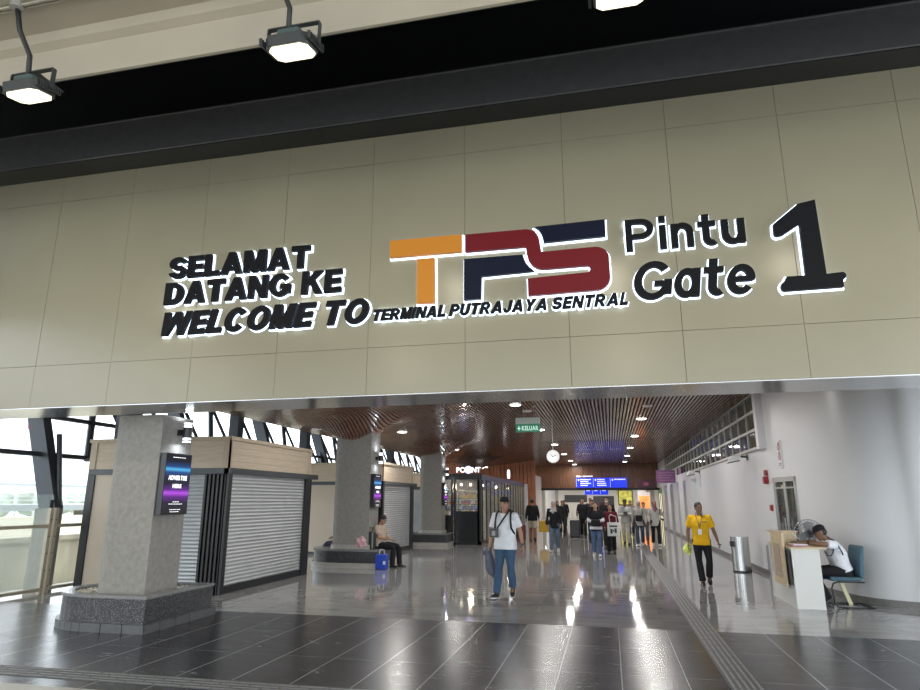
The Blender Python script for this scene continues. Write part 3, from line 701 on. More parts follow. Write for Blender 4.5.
# shelves and goods inside
goods = [mat('pack_'+n, c, .5) for n, c in (('red',(.55,.05,.04)),('yellow',(.75,.5,.04)),('green',(.1,.35,.08)),('white',(.7,.7,.68)),('orange',(.7,.25,.04)),('blue',(.05,.15,.5)),('brown',(.25,.12,.06)))]
for si, (y, zs, lab) in enumerate(((25.9,(1.28,1.5,1.72),'near the shop front window'),)):
    sh = thing('shelf_rack', 'display rack of packaged goods '+lab, 'shelf', (-5.5,y,0))
    m = MB()
    for z in (.3,.8)+zs: m.box((-7.0,y,z),(-5.05,y+.35,z+.02))
    for x in (-7.0,-6.02,-5.07): m.box((x,y,0),(x+.03,y+.35,2.0))
    m.build('frame', steel, sh)
    for r, z in enumerate(zs):
        x = -6.95
        while x < -5.2:
            if -6.06 < x+.1 and x < -5.98: x += .08; continue
            w = random.uniform(.07,.12)
            gm_ = goods[[0,0,3,4][random.randrange(4)]] if r == 1 else goods[[5,3,5,6][random.randrange(4)]] if r == 0 else goods[[1,1,1,2][random.randrange(4)]]
            h_ = random.uniform(.1,.17)
            o = MB().prism([(x,z+.021),(x+w,z+.021),(x+w*.96,z+.021+h_),(x+w*.04,z+.021+h_)], y+.04, y+.12, 'y').build('food_packet', gm_)
            c_ = gm_.name[5:]; tn = ('lowest','middle','top')[r]; tag(o, 'small '+c_+' food packet on the '+tn+' row behind the shop front glass', 'packet', c_+' packets on the '+tn+' shop rack row'); x += w+.012
sh = thing('wall_shelving', 'tall lit shelving along the inner wall of the glass shop', 'shelf', (-6.6,30,0))
m = MB()
for z in (.1,.5,.9,1.3,1.7,2.1): m.box((-7.1,26.8,z),(-6.75,35.8,z+.03))
for y in (26.8,28.6,30.4,32.2,34,35.77): m.box((-7.1,y,0),(-6.75,y+.03,2.2))
m.build('frame', mat('shelf_cream', (.6,.55,.45), .5), sh)
for z in (.9,1.3,1.7):
    y = 26.9
    while y < 35.6:
        w = random.uniform(.14,.26)
        o = MB().box((-7.05,y,z+.032),(-6.82,y+w*.85,z+random.uniform(.2,.33))).build('goods_box', random.choice(goods)); c_ = o.data.materials[0].name[5:]; tn = {.9:'lower',1.3:'middle',1.7:'upper'}[z]; tag(o, c_+' goods box on the '+tn+' shelf along the inner shop wall', 'box', c_+' boxes on the '+tn+' inner shop shelf'); y += w+.03
bulb = mat('bulb_glow', (1,1,1), .5, emit=(1,.85,.6), es=5)
for i, (x, y) in enumerate(((-5.2,26.2),(-5.6,26.4),(-5.95,26.2),(-5.4,28),(-5.8,29.5),(-5.4,31.5),(-5.8,33.5),(-5.4,35.2))):
    o = thing('pendant_bulb', 'warm bulb hanging inside the glass shop', 'lamp', (x,y,2.3), group='pendant bulbs in the glass shop')
    MB().ball((x,y,2.3),.055).build('bulb', bulb, o); MB().cyl((x,y,2.35),(x,y,2.64),.008,n=6).build('cord', black, o)
    if i in (1,4,6,7): lamp('POINT', 'bulb_light', (x,y,2.2), 26, (1,.85,.62), .08)
# ================================================================ SIGNS IN THE HALL
t = thing('exit_sign', 'green KELUAR exit sign hanging from the timber ceiling', 'sign', (-1.82,15.5,3.3))
MB().box((-2.15,15.48,3.27),(-1.56,15.52,3.47)).build('green_panel', mat('exit_green', (.05,.26,.17), .4, emit=(.04,.4,.25), es=.1), t)
MB().box((-2.15,15.47,3.47),(-1.56,15.53,3.62)).build('housing', mat('exit_housing', (.5,.55,.53), .4), t)
MB().cyl((-2.0,15.5,3.6),(-2.0,15.5,4.1),.01,n=8).cyl((-1.7,15.5,3.6),(-1.7,15.5,4.1),.01,n=8).build('hanging_rods', steel, t)
flat_text(t, 'KELUAR', lambda u,v,d: (-2.0+u, 15.478-.004*d, 3.31+v), bold=.03, mt=mat('exit_letter', (.7,.9,.8), .5, emit=(.6,1,.8), es=.5), w=.4, h=.11, name='lettering')
MB().box((-2.11,15.475,3.35),(-2.03,15.479,3.372)).box((-2.081,15.475,3.31),(-2.059,15.479,3.42)).build('running_figure', MATS['exit_letter'], t)
def clock(x, y, z, r, rz, label):
    t = thing('hanging_clock', label, 'clock', (x,y,z), rz)
    MB().cyl((0,-.05,0),(0,.05,0),r).build('case', mat('clock_case', (.6,.6,.6), .4), t, world=False, smooth='auto')
    MB().cyl((0,-.056,0),(0,-.05,0),r*.92).build('dial', mat('clock_dial', (.9,.9,.9), .4, emit=(1,1,1), es=.5), t, world=False)
    m = MB().add([(-.012,-.06,-.02),(.012,-.06,-.02),(-.07,-.06,r*.35),(-.085,-.06,r*.3)],[(0,1,2,3)]).add([(0,-.06,-.012),(0,-.06,.012),(r*.6,-.06,.05),(r*.6,-.06,.035)],[(0,1,2,3)])
    for i in range(12):
        a = math.pi*i/6; c, s_ = math.cos(a), math.sin(a)
        m.add([(c*r*.76-s_*.006,-.06,s_*r*.76+c*.006),(c*r*.76+s_*.006,-.06,s_*r*.76-c*.006),(c*r*.87+s_*.006,-.06,s_*r*.87-c*.006),(c*r*.87-s_*.006,-.06,s_*r*.87+c*.006)],[(0,1,2,3)])
    m.build('hands', black, t, world=False)
    MB().cyl((0,0,r),(0,0,cz(x,y)-z+.02),.015,n=8).build('rod', mat('clock_case', (.6,.6,.6), .4), t, world=False)
clock(-1.62, 19.8, 2.96, .2, 0, 'round white clock hanging from the timber ceiling facing the entrance')
# blue direction signs
blue = mat('sign_blue', (.01,.03,.5), .3, emit=(.0,.03,.9), es=.75); swt = mat('sign_text_white', (.9,.9,.9), .4, emit=(1,1,1), es=.8)
def bluesign(x0, x1, z0, z1, y, label, cols):
    t = thing('direction_sign', label, 'sign', ((x0+x1)/2,y,z0))
    MB().box((x0,y,z0),(x1,y+.12,z1)).build('panel', blue, t); m = MB(); w = (x1-x0)/len(cols); h = z1-z0
    for i, rows_ in enumerate(cols):
        a = x0+i*w; m.box((a+.02,y-.01,z0+.05),(a+.035,y,z1-.05)); m.box((a+.12*w,y-.01,z1-h*.3),(a+.19*w,y,z1-h*.12))
        for r in range(rows_):
            zz = z1-h*(.22+.2*r); u = a+.26*w; e = a+random.uniform(.65,.92)*w
            while u < e: l = random.uniform(.03,.06)*w; m.box((u,y-.01,zz),(min(e,u+l),y,zz+h*.1)); u += l+.012*w
    m.build('text_lines', swt, t)
    return t
bluesign(-2.25, 1.22, 2.53, 3.2, 46.3, 'wide blue lit direction sign hung on the timber bulkhead', (4,4,1))
for x in (-1.8,.8): MB().cyl((x,46.35,3.2),(x,46.35,4.15),.02,n=8).build('hanging_rod', steel, bpy.data.objects['direction_sign'])
b2 = bluesign(-2.0, -.1, 2.12, 2.62, 54, 'smaller blue lit sign under the bulkhead, farther down the concourse', (2,2,2))
MB().box((-1.6,54.05,2.62),(-1.57,54.08,3.2)).build('hanging_rod', steel, b2); MB().box((-.4,54.05,2.62),(-.37,54.08,3.2)).build('hanging_rod', steel, b2)
o = MB().box((-2.25,46.78,3.28),(-1.95,46.9,3.37)).box((-1.88,46.78,3.3),(-1.1,46.9,3.36)).build('wall_lettering', swt); tag(o, 'short row of white lettering on the bulkhead above blue sign', 'sign')
# purple boards at right
pur = mat('sign_purple', (.2,.08,.2), .4, noise=.1)
t = thing('notice_board', 'purple landscape board above the white piers on the right', 'sign', (3,33.5,2.55))
MB().box((2.3,33.5,2.5),(3.25,33.6,3.12)).build('panel', pur, t); m = MB()
for k in range(4): m.box((2.4,33.49,2.62+k*.12),(3.15-random.uniform(0,.2),33.5,2.64+k*.12))
m.build('text_lines', mat('purple_text', (.45,.25,.42), .5), t)
o = MB().box((3.28,31.6,2.5),(3.38,32.6,3.15)).build('notice_board', pur); tag(o, 'narrow purple board set sideways right of the landscape board', 'sign')
MB().box((3.2,33.45,2.5),(3.28,33.65,3.15)).build('frame', whitep, t)
t = thing('wall_screen', 'dark maroon screen hanging at the right end of the bulkhead', 'screen', (2.2,44,2.5))
MB().box((1.75,44,2.45),(2.9,44.1,3.0)).build('panel', mat('maroon_screen', (.06,.015,.03), .3), t); MB().box((2.2,43.99,2.6),(2.5,44,2.8)).build('icon', mat('maroon_icon', (.4,.1,.15), .4), t)
MB().cyl((2.3,44.05,3.0),(2.3,44.05,4.2),.02,n=8).build('rod', black, t)
# right wall fittings
def wallflood(y, x, label, z=2.7):
    t = thing('wall_floodlight', label, 'lamp', (x,y,z))
    MB().box((x-.02,y-.05,z-.06),(x,y+.05,z+.08)).build('mount', black, t)
    MB().tube([(x,y,z+.02),(x-.22,y,z+.04)], .022, 8).build('arm', black, t)
    MB().prism([(x-.48,z-.12),(x-.2,z-.06),(x-.16,z+.07),(x-.40,z+.05)], y-.12, y+.12, 'y').build('housing', mat('flood_white', (.8,.8,.8), .3), t, bevel=.01)
    MB().prism([(x-.50,z-.14),(x-.2,z-.08),(x-.2,z-.06),(x-.49,z-.12)], y-.13, y+.13, 'y').build('bezel', black, t)
wallflood(17.5, 3.44, 'small white floodlight on right wall nearest, above the fire alarm')
wallflood(26.3, 3.42, 'small white floodlight farther down the right wall')
redm = mat('alarm_red', (.28,.01,.02), .35); A_ = R(-7)
def wallpt(y):  # inner face of the right wall at depth y
    for a, b in zip(wp, wp[1:]):
        if b[1] <= y <= a[1]: f = (a[1]-y)/(a[1]-b[1]); return a[0]+(b[0]-a[0])*f
x = wallpt(15.9); t = thing('fire_alarm', 'red fire alarm bell and call point on the wall above left of glass door', 'alarm', (x,15.85,2.1))
MB().box((x-.06,15.8,2.2),(x,15.94,2.32)).build('beacon', redm, t, bevel=.01); MB().cyl((x-.09,15.87,2.1),(x,15.87,2.1),.085).build('bell', redm, t, smooth='auto')
x = wallpt(15.7); o = MB().box((x-.05,15.7,1.43),(x+.01,15.84,1.56)).build('call_point', redm, bevel=.008); tag(o, 'small red call point box on the wall left of the glass door', 'alarm')
# prohibition sign
x = wallpt(15.0)-.012; t = thing('prohibition_sign', 'narrow white sign with two red prohibition rings above the glass door', 'sign', (x,15.0,2.4))
MB().box((x-.004,14.86,2.32),(x+.03,15.1,2.90)).build('plate', mat('sign_plate', (.75,.75,.75), .4), t)
m = MB(); 
for zc in (2.58,2.78):
    for i in range(20):
        a, b = [2*math.pi*(i+k)/20 for k in (0,1)]; p = lambda t_, r: (x-.008, 14.98+r*math.cos(t_), zc+r*math.sin(t_)); m.add([p(a,.06),p(b,.06),p(b,.09),p(a,.09)], [(0,1,2,3)])
    m.add([(x-.008,14.98-.06,zc+.05),(x-.008,14.98-.045,zc+.065),(x-.008,14.98+.06,zc-.05),(x-.008,14.98+.045,zc-.065)], [(0,1,2,3)])
m.build('rings', mat('sign_red', (.4,.03,.04), .4), t)
MB().box((x-.007,14.9,2.41),(x-.004,15.06,2.43)).box((x-.007,14.92,2.375),(x-.004,15.04,2.395)).build('text_lines', black, t)
# glass door in the right wall
ay, by = 15.5, 14.35; ax_, bx_ = wallpt(ay), wallpt(by); d = (Vector((bx_,by,0))-Vector((ax_,ay,0))); L = d.length; d.normalize(); n_ = Vector((d.y,-d.x,0)); n_ = n_ if n_.x < 0 else -n_
def dq(m, u0, u1, z0, z1, o0, o1):
    A = Vector((ax_,ay,0)); P = [A+d*u0+n_*o0, A+d*u1+n_*o0, A+d*u1+n_*o1, A+d*u0+n_*o1]; return m.prism([(p.x,p.y) for p in P], z0, z1)
m = MB(); dq(m,0,.07,0,2.12,-.02,.03); dq(m,L-.07,L,0,2.12,-.02,.03); dq(m,0,L,2.04,2.14,-.02,.03); dq(m,L/2-.05,L/2+.05,0,2.1,-.01,.02); dq(m,0,L,0,.1,-.01,.025); dq(m,.07,L-.07,1.9,1.93,-.01,.02)
dr = struct('door_1', m, alu)
m = MB(); dq(m,.05,L-.05,.1,2.06,-.03,.008); m.build('door_glass', mat('door_glass', (.05,.055,.05), .03, spec=.9, noise=.9, nscale=2.2, stretch=(5,5,.7)), dr)  # uneven streaks in the glass colour stand in for cluttered reflections
m = MB(); dq(m,L/2-.1,L/2-.08,.9,1.3,.03,.05); dq(m,L/2+.08,L/2+.1,.9,1.3,.03,.05); m.build('door_handle', alu, dr)
# bin
t = thing('litter_bin', 'brushed steel cylindrical litter bin against the right wall', 'bin', (3.0,17.15,0))
MB().cyl((3.0,17.15,.03),(3.0,17.15,.79),.205,n=40).build('body', mat('brushed_steel', (.55,.55,.55), .22, 1, noise=.06, nscale=4, stretch=(1,1,30)), t, smooth='auto')
MB().cyl((3.0,17.15,0),(3.0,17.15,.035),.212,n=40).build('base_ring', black, t); MB().cyl((3.0,17.15,.785),(3.0,17.15,.81),.21,n=40).build('top_rim', MATS['brushed_steel'], t)
m = MB().prism([(-.08,.58),(.08,.58),(.08,.70),(-.08,.70)], -.215, -.16, 'y'); m.v = [Matrix.Rotation(R(-68),3,'Z')@v+Vector((3.0,17.15,0)) for v in m.v]; m.build('opening', black, t)
o = MB().box((3.38,16.05,0.0),(3.44,16.2,.68)).build('wall_post', mat('post_grey', (.3,.3,.3), .3, .6)); tag(o, 'short grey post standing against the wall between bin and desk', 'post')
# ================================================================ DESK
t = thing('reception_desk', 'white guard desk with light timber top and raised front panel', 'desk', (2.98,12.3,0))
dw = mat('desk_white', (.66,.65,.62), .35); dwo = mat('desk_timber', (.60,.47,.30), .4, noise=.12, nscale=4, stretch=(8,1,8))
MB().box((2.78,11.57,0),(3.19,11.6,.90)).build('end_panel', dw, t, bevel=.002)
MB().box((2.76,13.0,0),(3.19,13.03,.90)).build('end_panel', dw, t)
MB().box((2.78,11.6,.0),(2.81,13.0,.42)).box((2.80,11.6,.42),(2.81,13.0,.88)).build('front_panel', dw, t)
MB().box((2.76,11.55,.90),(3.30,13.05,.93)).build('worktop', dwo, t, bevel=.003)
MB().box((2.73,12.42,.93),(3.1,12.45,1.12)).box((2.69,12.40,1.12),(3.12,12.8,1.14)).box((2.73,11.78,.93),(2.75,12.42,1.12)).build('raised_shelf', dwo, t)
MB().box((2.70,11.76,.30),(2.73,12.5,1.14)).build('modesty_panel', dwo, t)
MB().box((2.745,11.64,.34),(2.775,12.4,.86)).build('dark_recess', black, t)  # solid black bar stands in for the shade of the gap
MB().box((2.69,11.95,.42),(2.699,12.35,.95)).build('inset', mat('desk_inset', (.42,.33,.25), .45), t)
MB().tube([(2.70,11.85,.5),(2.66,11.85,.5),(2.66,12.05,.5),(2.70,12.05,.5)], .008, 8).build('pull_handle', alu, t)
t = thing('log_book', 'open log book with pink cover on the desk under the guard hand', 'book', (3.02,11.9,.93))
MB().box((2.86,11.75,.931),(3.1,12.1,.945)).build('cover', mat('book_pink', (.45,.12,.22), .5), t); MB().box((2.87,11.76,.945),(3.09,12.09,.962)).build('pages', mat('paper', (.7,.68,.68), .6), t)
o = MB().cyl((3.0,11.86,1.03),(2.9,11.9,1.14),.005,n=6).build('pen', mat('pen_white', (.7,.7,.8), .4)); tag(o, 'thin pen raised in the guard hand over the log book', 'pen')
# fan
t = thing('pedestal_fan', 'round wire caged fan standing on the floor behind the desk', 'fan', (3.42,12.85,0), R(-10)); t.scale = (1.08,)*3
m = MB()
for k in range(28):
    a = 2*math.pi*k/28; c, s_ = math.cos(a), math.sin(a)
    m.tube([(c*.03,-.1,s_*.03+1.0),(c*.13,-.095,s_*.13+1.0),(c*.215,-.04,s_*.215+1.0),(c*.225,0,s_*.225+1.0),(c*.2,.05,s_*.2+1.0),(c*.05,.08,s_*.05+1.0)], .0028, 4)
for rr, yy in ((.225,0),(.13,-.095),(.18,-.065)): m.tube([(rr*math.cos(2*math.pi*i/32),yy,1.0+rr*math.sin(2*math.pi*i/32)) for i in range(33)], .006 if rr > .2 else .003, 6)
m.build('cage', mat('fan_wire', (.3,.3,.31), .3, .7), t, world=False, smooth=True)
m = MB()
for k in range(3):
    M_ = Matrix.Rotation(2*math.pi*k/3+.4,3,'Y'); q = [(.03,-.02,-.03),(.06,-.035,-.08),(.17,-.04,-.09),(.2,-.02,.0),(.16,.02,.07),(.05,.01,.03)]
    m.add([M_@Vector(p)+Vector((0,-.01,1.0)) for p in q]+[M_@(Vector(p)+Vector((0,.004,0)))+Vector((0,-.01,1.0)) for p in q], [(0,1,2,3,4,5),(11,10,9,8,7,6)]+[(i,(i+1)%6,(i+1)%6+6,i+6) for i in range(6)])
m.build('blades', mat('fan_blade', (.35,.36,.38), .3), t, world=False)
MB().cyl((0,-.06,1.0),(0,.2,1.0),.06).build('motor', black, t, world=False, smooth='auto')
MB().cyl((0,.12,.03),(0,.12,1.0),.016,n=12).build('pole', black, t, world=False); MB().cyl((0,.12,0),(0,.12,.03),.16).build('base', black, t, world=False)
# chair
t = thing('cantilever_chair', 'teal upholstered cantilever chair with black tube frame under the guard', 'chair', (3.62,12.05,0), R(6))
tl = mat('teal_fabric', (.055,.115,.155), .7, noise=.15, nscale=40)
def rbox(m, a, b, bulge=.0, n=6): return m.box(a,b)
MB().box((-.28,-.23,.405),(.20,.23,.465)).build('seat', tl, t, world=False, bevel=.025)
m = MB(); P_ = [(.20,.43),(.245,.46),(.27,.7),(.30,.92),(.285,.95),(.26,.94),(.235,.92),(.20,.7),(.18,.5)]
m.prism(P_, -.21, .21, 'y'); m.build('backrest', tl, t, world=False, bevel=.02)
for s in (-.235,.235):
    MB().tube([(.22,s,.39),(-.18,s,.395),(-.25,s,.37),(-.28,s,.30),(-.26,s,.07),(-.22,s,.02),(-.15,s,.014),(.32,s,.014)], .013, 10).build('leg', black, t, world=False, smooth=True)
MB().tube([(.32,-.235,.014),(.34,-.1,.014),(.34,.1,.014),(.32,.235,.014)], .013, 10).build('floor_bar', black, t, world=False)
o = MB().add([(3.73,12.26,0),(3.79,12.26,0),(3.67,12.30,.42),(3.61,12.30,.42),(3.73,12.30,0),(3.79,12.30,0),(3.67,12.34,.42),(3.61,12.34,.42)], [(0,1,2,3),(4,5,6,7),(0,1,5,4),(1,2,6,5),(2,3,7,6),(3,0,4,7)]).build('timber_offcut', mat('yellow_timber', (.62,.58,.35), .5)); tag(o, 'pale yellow timber length leaning under the teal chair', 'timber')
# ================================================================ OUTSIDE LEFT
# steel frame: kinked posts, truss members
def steelpost(y, label, kx=-10.6, low=True):
    t = thing('steel_post', label, 'post', (-10.62,y,0))
    sec = [(-.17,-.1),(.17,-.1),(.17,.1),(-.17,.1)]
    gx = .05
    mcol = mat('post_brown', (.21,.19,.16), .45, .2)
    if low: MB().box((-10.85,y-.15,0),(-10.5,y+.15,1.5)).build('lower_post', mcol, t)
    d0 = MB(); a = Vector((-10.62,y,1.45)); b_ = Vector((-11.75,y,4.75)); w = Vector((.17,0,.06)); v = [a-w+Vector((0,-.1,0)),a+w+Vector((0,-.1,0)),a+w+Vector((0,.1,0)),a-w+Vector((0,.1,0))]
    d0.add(v+[q+(b_-a) for q in v], [(0,1,2,3),(4,5,6,7),(0,1,5,4),(1,2,6,5),(2,3,7,6),(3,0,4,7)]); d0.build('raking_post', steel, t)
    MB().tube([(-10.5,y+.05,1.5),(-10.75,y+.05,2.95)], .05, 8).build('strut', steel, t)
for i, y in enumerate((6.2,10.7,15.2,19.7,24.2,28.7,33.2)):
    steelpost(y, ['raking steel post at the left beyond the frame','kinked steel post beside the glass balustrade','raking steel post behind the nearest kiosk'][i] if i < 3 else 'raking steel post of the glazed side wall, number %s beyond the nearest kiosk' % ['one','two','three','four'][i-3])
t = thing('side_wall_truss', 'dark steel lattice of the open side wall above the kiosks', 'truss', (-11.2,20,2.3))
def rx(z): return -10.62-(z-1.45)*1.13/3.3
m = MB(); 
for z, r in ((2.55,.05),(3.35,.05)): m.tube([(rx(z),4,z),(rx(z),40,z)], r, 8)
m.build('rails', steel, t)
y = 4.0; k = 0; m = MB(); m2 = MB()
while y < 39:
    if y > 11.5:
        m.tube([(rx(2.5),y,2.5),(rx(4.5),y+.7,4.5)], .075, 8); m.tube([(rx(4.5),y+.7,4.5),(rx(2.5),y+1.5,2.5)], .05, 8)
    else:
        m2.tube([(rx(2.6),y,2.6),(rx(4.5),y+1.2,4.5)], .06, 8)
    y += 1.5 if y > 11.5 else 2.6
m.build('diagonals', steel, t); m2.build('brace', steel, t)
for y in (12.4,16.9,21.4,26,31): MB().box((rx(3.6)+.45,y,2.0),(rx(3.6)+.75,y+.3,4.7)).build('stub_column', steel, t)
# balustrade
t = thing('glass_balustrade', 'glass balustrade with drilled beige metal posts at the left hall edge', 'balustrade', (-10.3,9.7,0))
bgm = mat('beige_metal', (.42,.37,.28), .45, .3); gg = mat('rail_glass', (.75,.9,.88), .03, alpha=.22)
MB().box((-10.27,8.0,.05),(-10.255,10.35,1.76)).build('glass_panel', gg, t)
MB().box((-10.31,4,1.16),(-10.24,10.3,1.22)).build('rail', bgm, t); MB().box((-10.31,4,.04),(-10.24,10.3,.1)).build('rail', bgm, t)
MB().box((-10.31,10.3,0),(-10.23,10.37,1.52)).build('post', bgm, t); MB().box((-10.31,10.42,0),(-10.23,10.49,1.52)).build('post', bgm, t)
m = MB()
for z in (.12,.4,.7,1.0,1.3):
    for y in (10.335,10.455): m.cyl((-10.228,y,z),(-10.222,y,z),.012,n=10)
m.build('bolts', black, t); MB().box((-10.29,10.28,1.52),(-10.25,10.36,1.66)).build('clamp', steel, t)
MB().box((-10.31,8.6,0),(-10.23,8.68,1.5)).box((-10.31,8.74,0),(-10.23,8.82,1.5)).build('post', bgm, t)
MB().box((-10.34,10.55,.04),(-10.28,11.2,.1)).build('rail', bgm, t); MB().box((-10.34,10.5,1.16),(-10.28,12,1.22)).build('rail', bgm, t)
# ground, retaining wall, elevated road
gc = mat('pale_ground', (.5,.47,.4), .7, noise=.1)
struct('floor', MB().box((-70,-30,-1.3),(-10.6,140,-1.1)), gc)
dirty = mat('stained_concrete', (.37,.34,.25), .8, noise=.3, nscale=1.2, stretch=(1,1,.3))
o = MB().box((-19,-5,-1.2),(-18.6,60,.35)).box((-19.1,-5,.35),(-18.5,60,.5)).build('retaining_wall', dirty); tag(o, 'low stained concrete wall outside beyond the balustrade', 'wall')
o = MB().box((-26,-20,-1.2),(-25.5,90,.95)).build('parapet_wall', mat('bright_concrete', (.68,.64,.52), .7, noise=.08)); tag(o, 'pale concrete parapet outside left', 'wall')
t = thing('viaduct_road', 'elevated road with white railing outside to the left', 'road', (-32,20,0))
MB().box((-38,-30,1.15),(-28,110,1.45)).box((-38,-30,2.6),(-37.7,110,2.75)).build('deck', mat('deck_grey', (.33,.36,.36), .7), t)
m = MB(); y = -10
while y < 70: m.box((-28.1,y,1.45),(-28.04,y+.06,2.25)); y += 1.5
for z in (1.65,1.85,2.05,2.22): m.box((-28.1,-10,z),(-28.05,70,z+.04))
m.build('railing', mat('rail_white', (.75,.75,.74), .5), t)
m = MB()
for y in range(-20,100,14): m.box((-34,y,-1.2),(-32,y+1.6,1.2))
m.build('pier', gc, t)
hedge = MB()
for k in range(60): hedge.ball((-44+random.uniform(-2,2), -12+k*1.6, 1.8+random.uniform(-.3,.5)), (1.6,1.5,1.4), None, 8)
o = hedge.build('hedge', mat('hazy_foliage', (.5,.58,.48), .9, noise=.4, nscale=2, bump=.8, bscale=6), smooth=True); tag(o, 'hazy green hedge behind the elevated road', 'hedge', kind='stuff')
t = thing('roadside_banner', 'red banner on white posts seen outside beyond the steel posts', 'banner', (-40,36,0))
MB().box((-40,37.2,6.6),(-39.9,38.9,7.8)).build('banner_face', mat('banner_red', (.65,.06,.06), .5), t); MB().cyl((-40.05,37.3,-1.1),(-40.05,37.3,7.8),.08,n=8).cyl((-40.05,38.8,-1.1),(-40.05,38.8,7.8),.08,n=8).build('pole', mat('rail_white', (.75,.75,.74), .5), t)
MB().box((-39.89,37.7,7.0),(-39.87,38.2,7.4)).build('emblem', whitep, t)
for i, (a, b_, h) in enumerate(((0,12,9.5),(44,60,11),(66,86,8))):
    t = thing('distant_building', ['pale building outside far left','pale building seen beyond the steel lattice','low pale building farthest outside'][i], 'building', (-60,(a+b_)/2,-1))
    MB().box((-66,a,-1.1),(-56,b_,h)).build('walls', mat('haze_wall', (.9,.9,.9), .8), t)  # near-white walls and windows: outdoor glare and haze put into the colour
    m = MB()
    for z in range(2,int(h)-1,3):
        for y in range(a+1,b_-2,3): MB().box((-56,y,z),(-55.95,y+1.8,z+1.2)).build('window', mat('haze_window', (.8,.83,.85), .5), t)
# ================================================================ FAR CONCOURSE
for i, x in enumerate((-4.6, 2.4)):
    o = thing('round_column', 'white round column in the far concourse, %s of the blue sign' % ('left','right')[i], 'column', (x,52,0)); MB().cyl((x,52,0),(x,52,3.2),.4).build('shaft', whitep, o, smooth='auto'); MB().cyl((x,52,0),(x,52,.15),.44).build('base_band', pale, o)
shops = [(-9.1,49,55,(.9,.75,.55),'warm lit shop front on the left of the far concourse'),(-9.1,57,64,(.8,.8,.8),'pale shop front farther left in the far concourse'),(4.55,49,54,(1,.45,.2),'orange lit shop front on the right of the far concourse'),(4.55,56,63,(.9,.8,.5),'yellowish shop front farther right in far concourse')]
for i, (x, a, b_, c, lab) in enumerate(shops):
    s = 1 if x < 0 else -1; t = thing('shop', lab, 'shop', (x,(a+b_)/2,0))
    MB().box((x,a,.1),(x+s*.08,b_,2.3)).build('lit_window', mat('shop_window_%d' % i, c, .4, emit=c, es=.9, noise=.5, nscale=1.3), t)
    MB().box((x,a,2.3),(x+s*.15,b_,2.8)).build('sign_band', mat('shop_band_%d' % i, [(.3,.05,.05),(.05,.1,.3),(.5,.06,.04),(.05,.2,.1)][i], .4), t)
    m = MB()
    for k in range(5):
        y = a+(b_-a)*k/4; m.box((x,y-.04,0),(x+s*.14,y+.04,2.3))
    m.build('mullions', black, t)
t = thing('advert_poster', 'orange and white advertisement panel glowing on the right round column', 'poster', (2.6,51.5,1)); MB().box((2.1,51.5,.8),(3.0,51.62,2.3)).build('frame', whitep, t); MB().box((2.16,51.48,1.0),(2.94,51.5,2.0)).build('lit_poster', mat('poster_orange', (.8,.25,.08), .4, emit=(1,.3,.08), es=.8, noise=.6, nscale=2), t)
t = thing('advert_poster', 'yellow and dark advertisement panel on the white partition behind the walkers in grey', 'poster', (1.5,65.9,1)); MB().box((.8,65.92,1.2),(2.2,66,2.7)).build('frame', black, t); MB().box((.88,65.9,1.3),(2.12,65.92,2.6)).build('lit_poster', mat('poster_yellow', (.7,.6,.1), .4, emit=(.7,.6,.1), es=.3, noise=.8, nscale=3), t)
t = thing('ticket_office', 'white partition wall with dark counter opening at the hall end', 'counter', (-2,66,0)); MB().box((-5,66,0),(3.5,66.2,3.19)).build('partition', ww, t); MB().box((-1.6,65.95,.9),(.4,66,2.1)).box((-4.4,65.95,1.5),(-2.2,66,2.2)).build('opening', mat('dark_opening', (.06,.06,.07), .4), t)
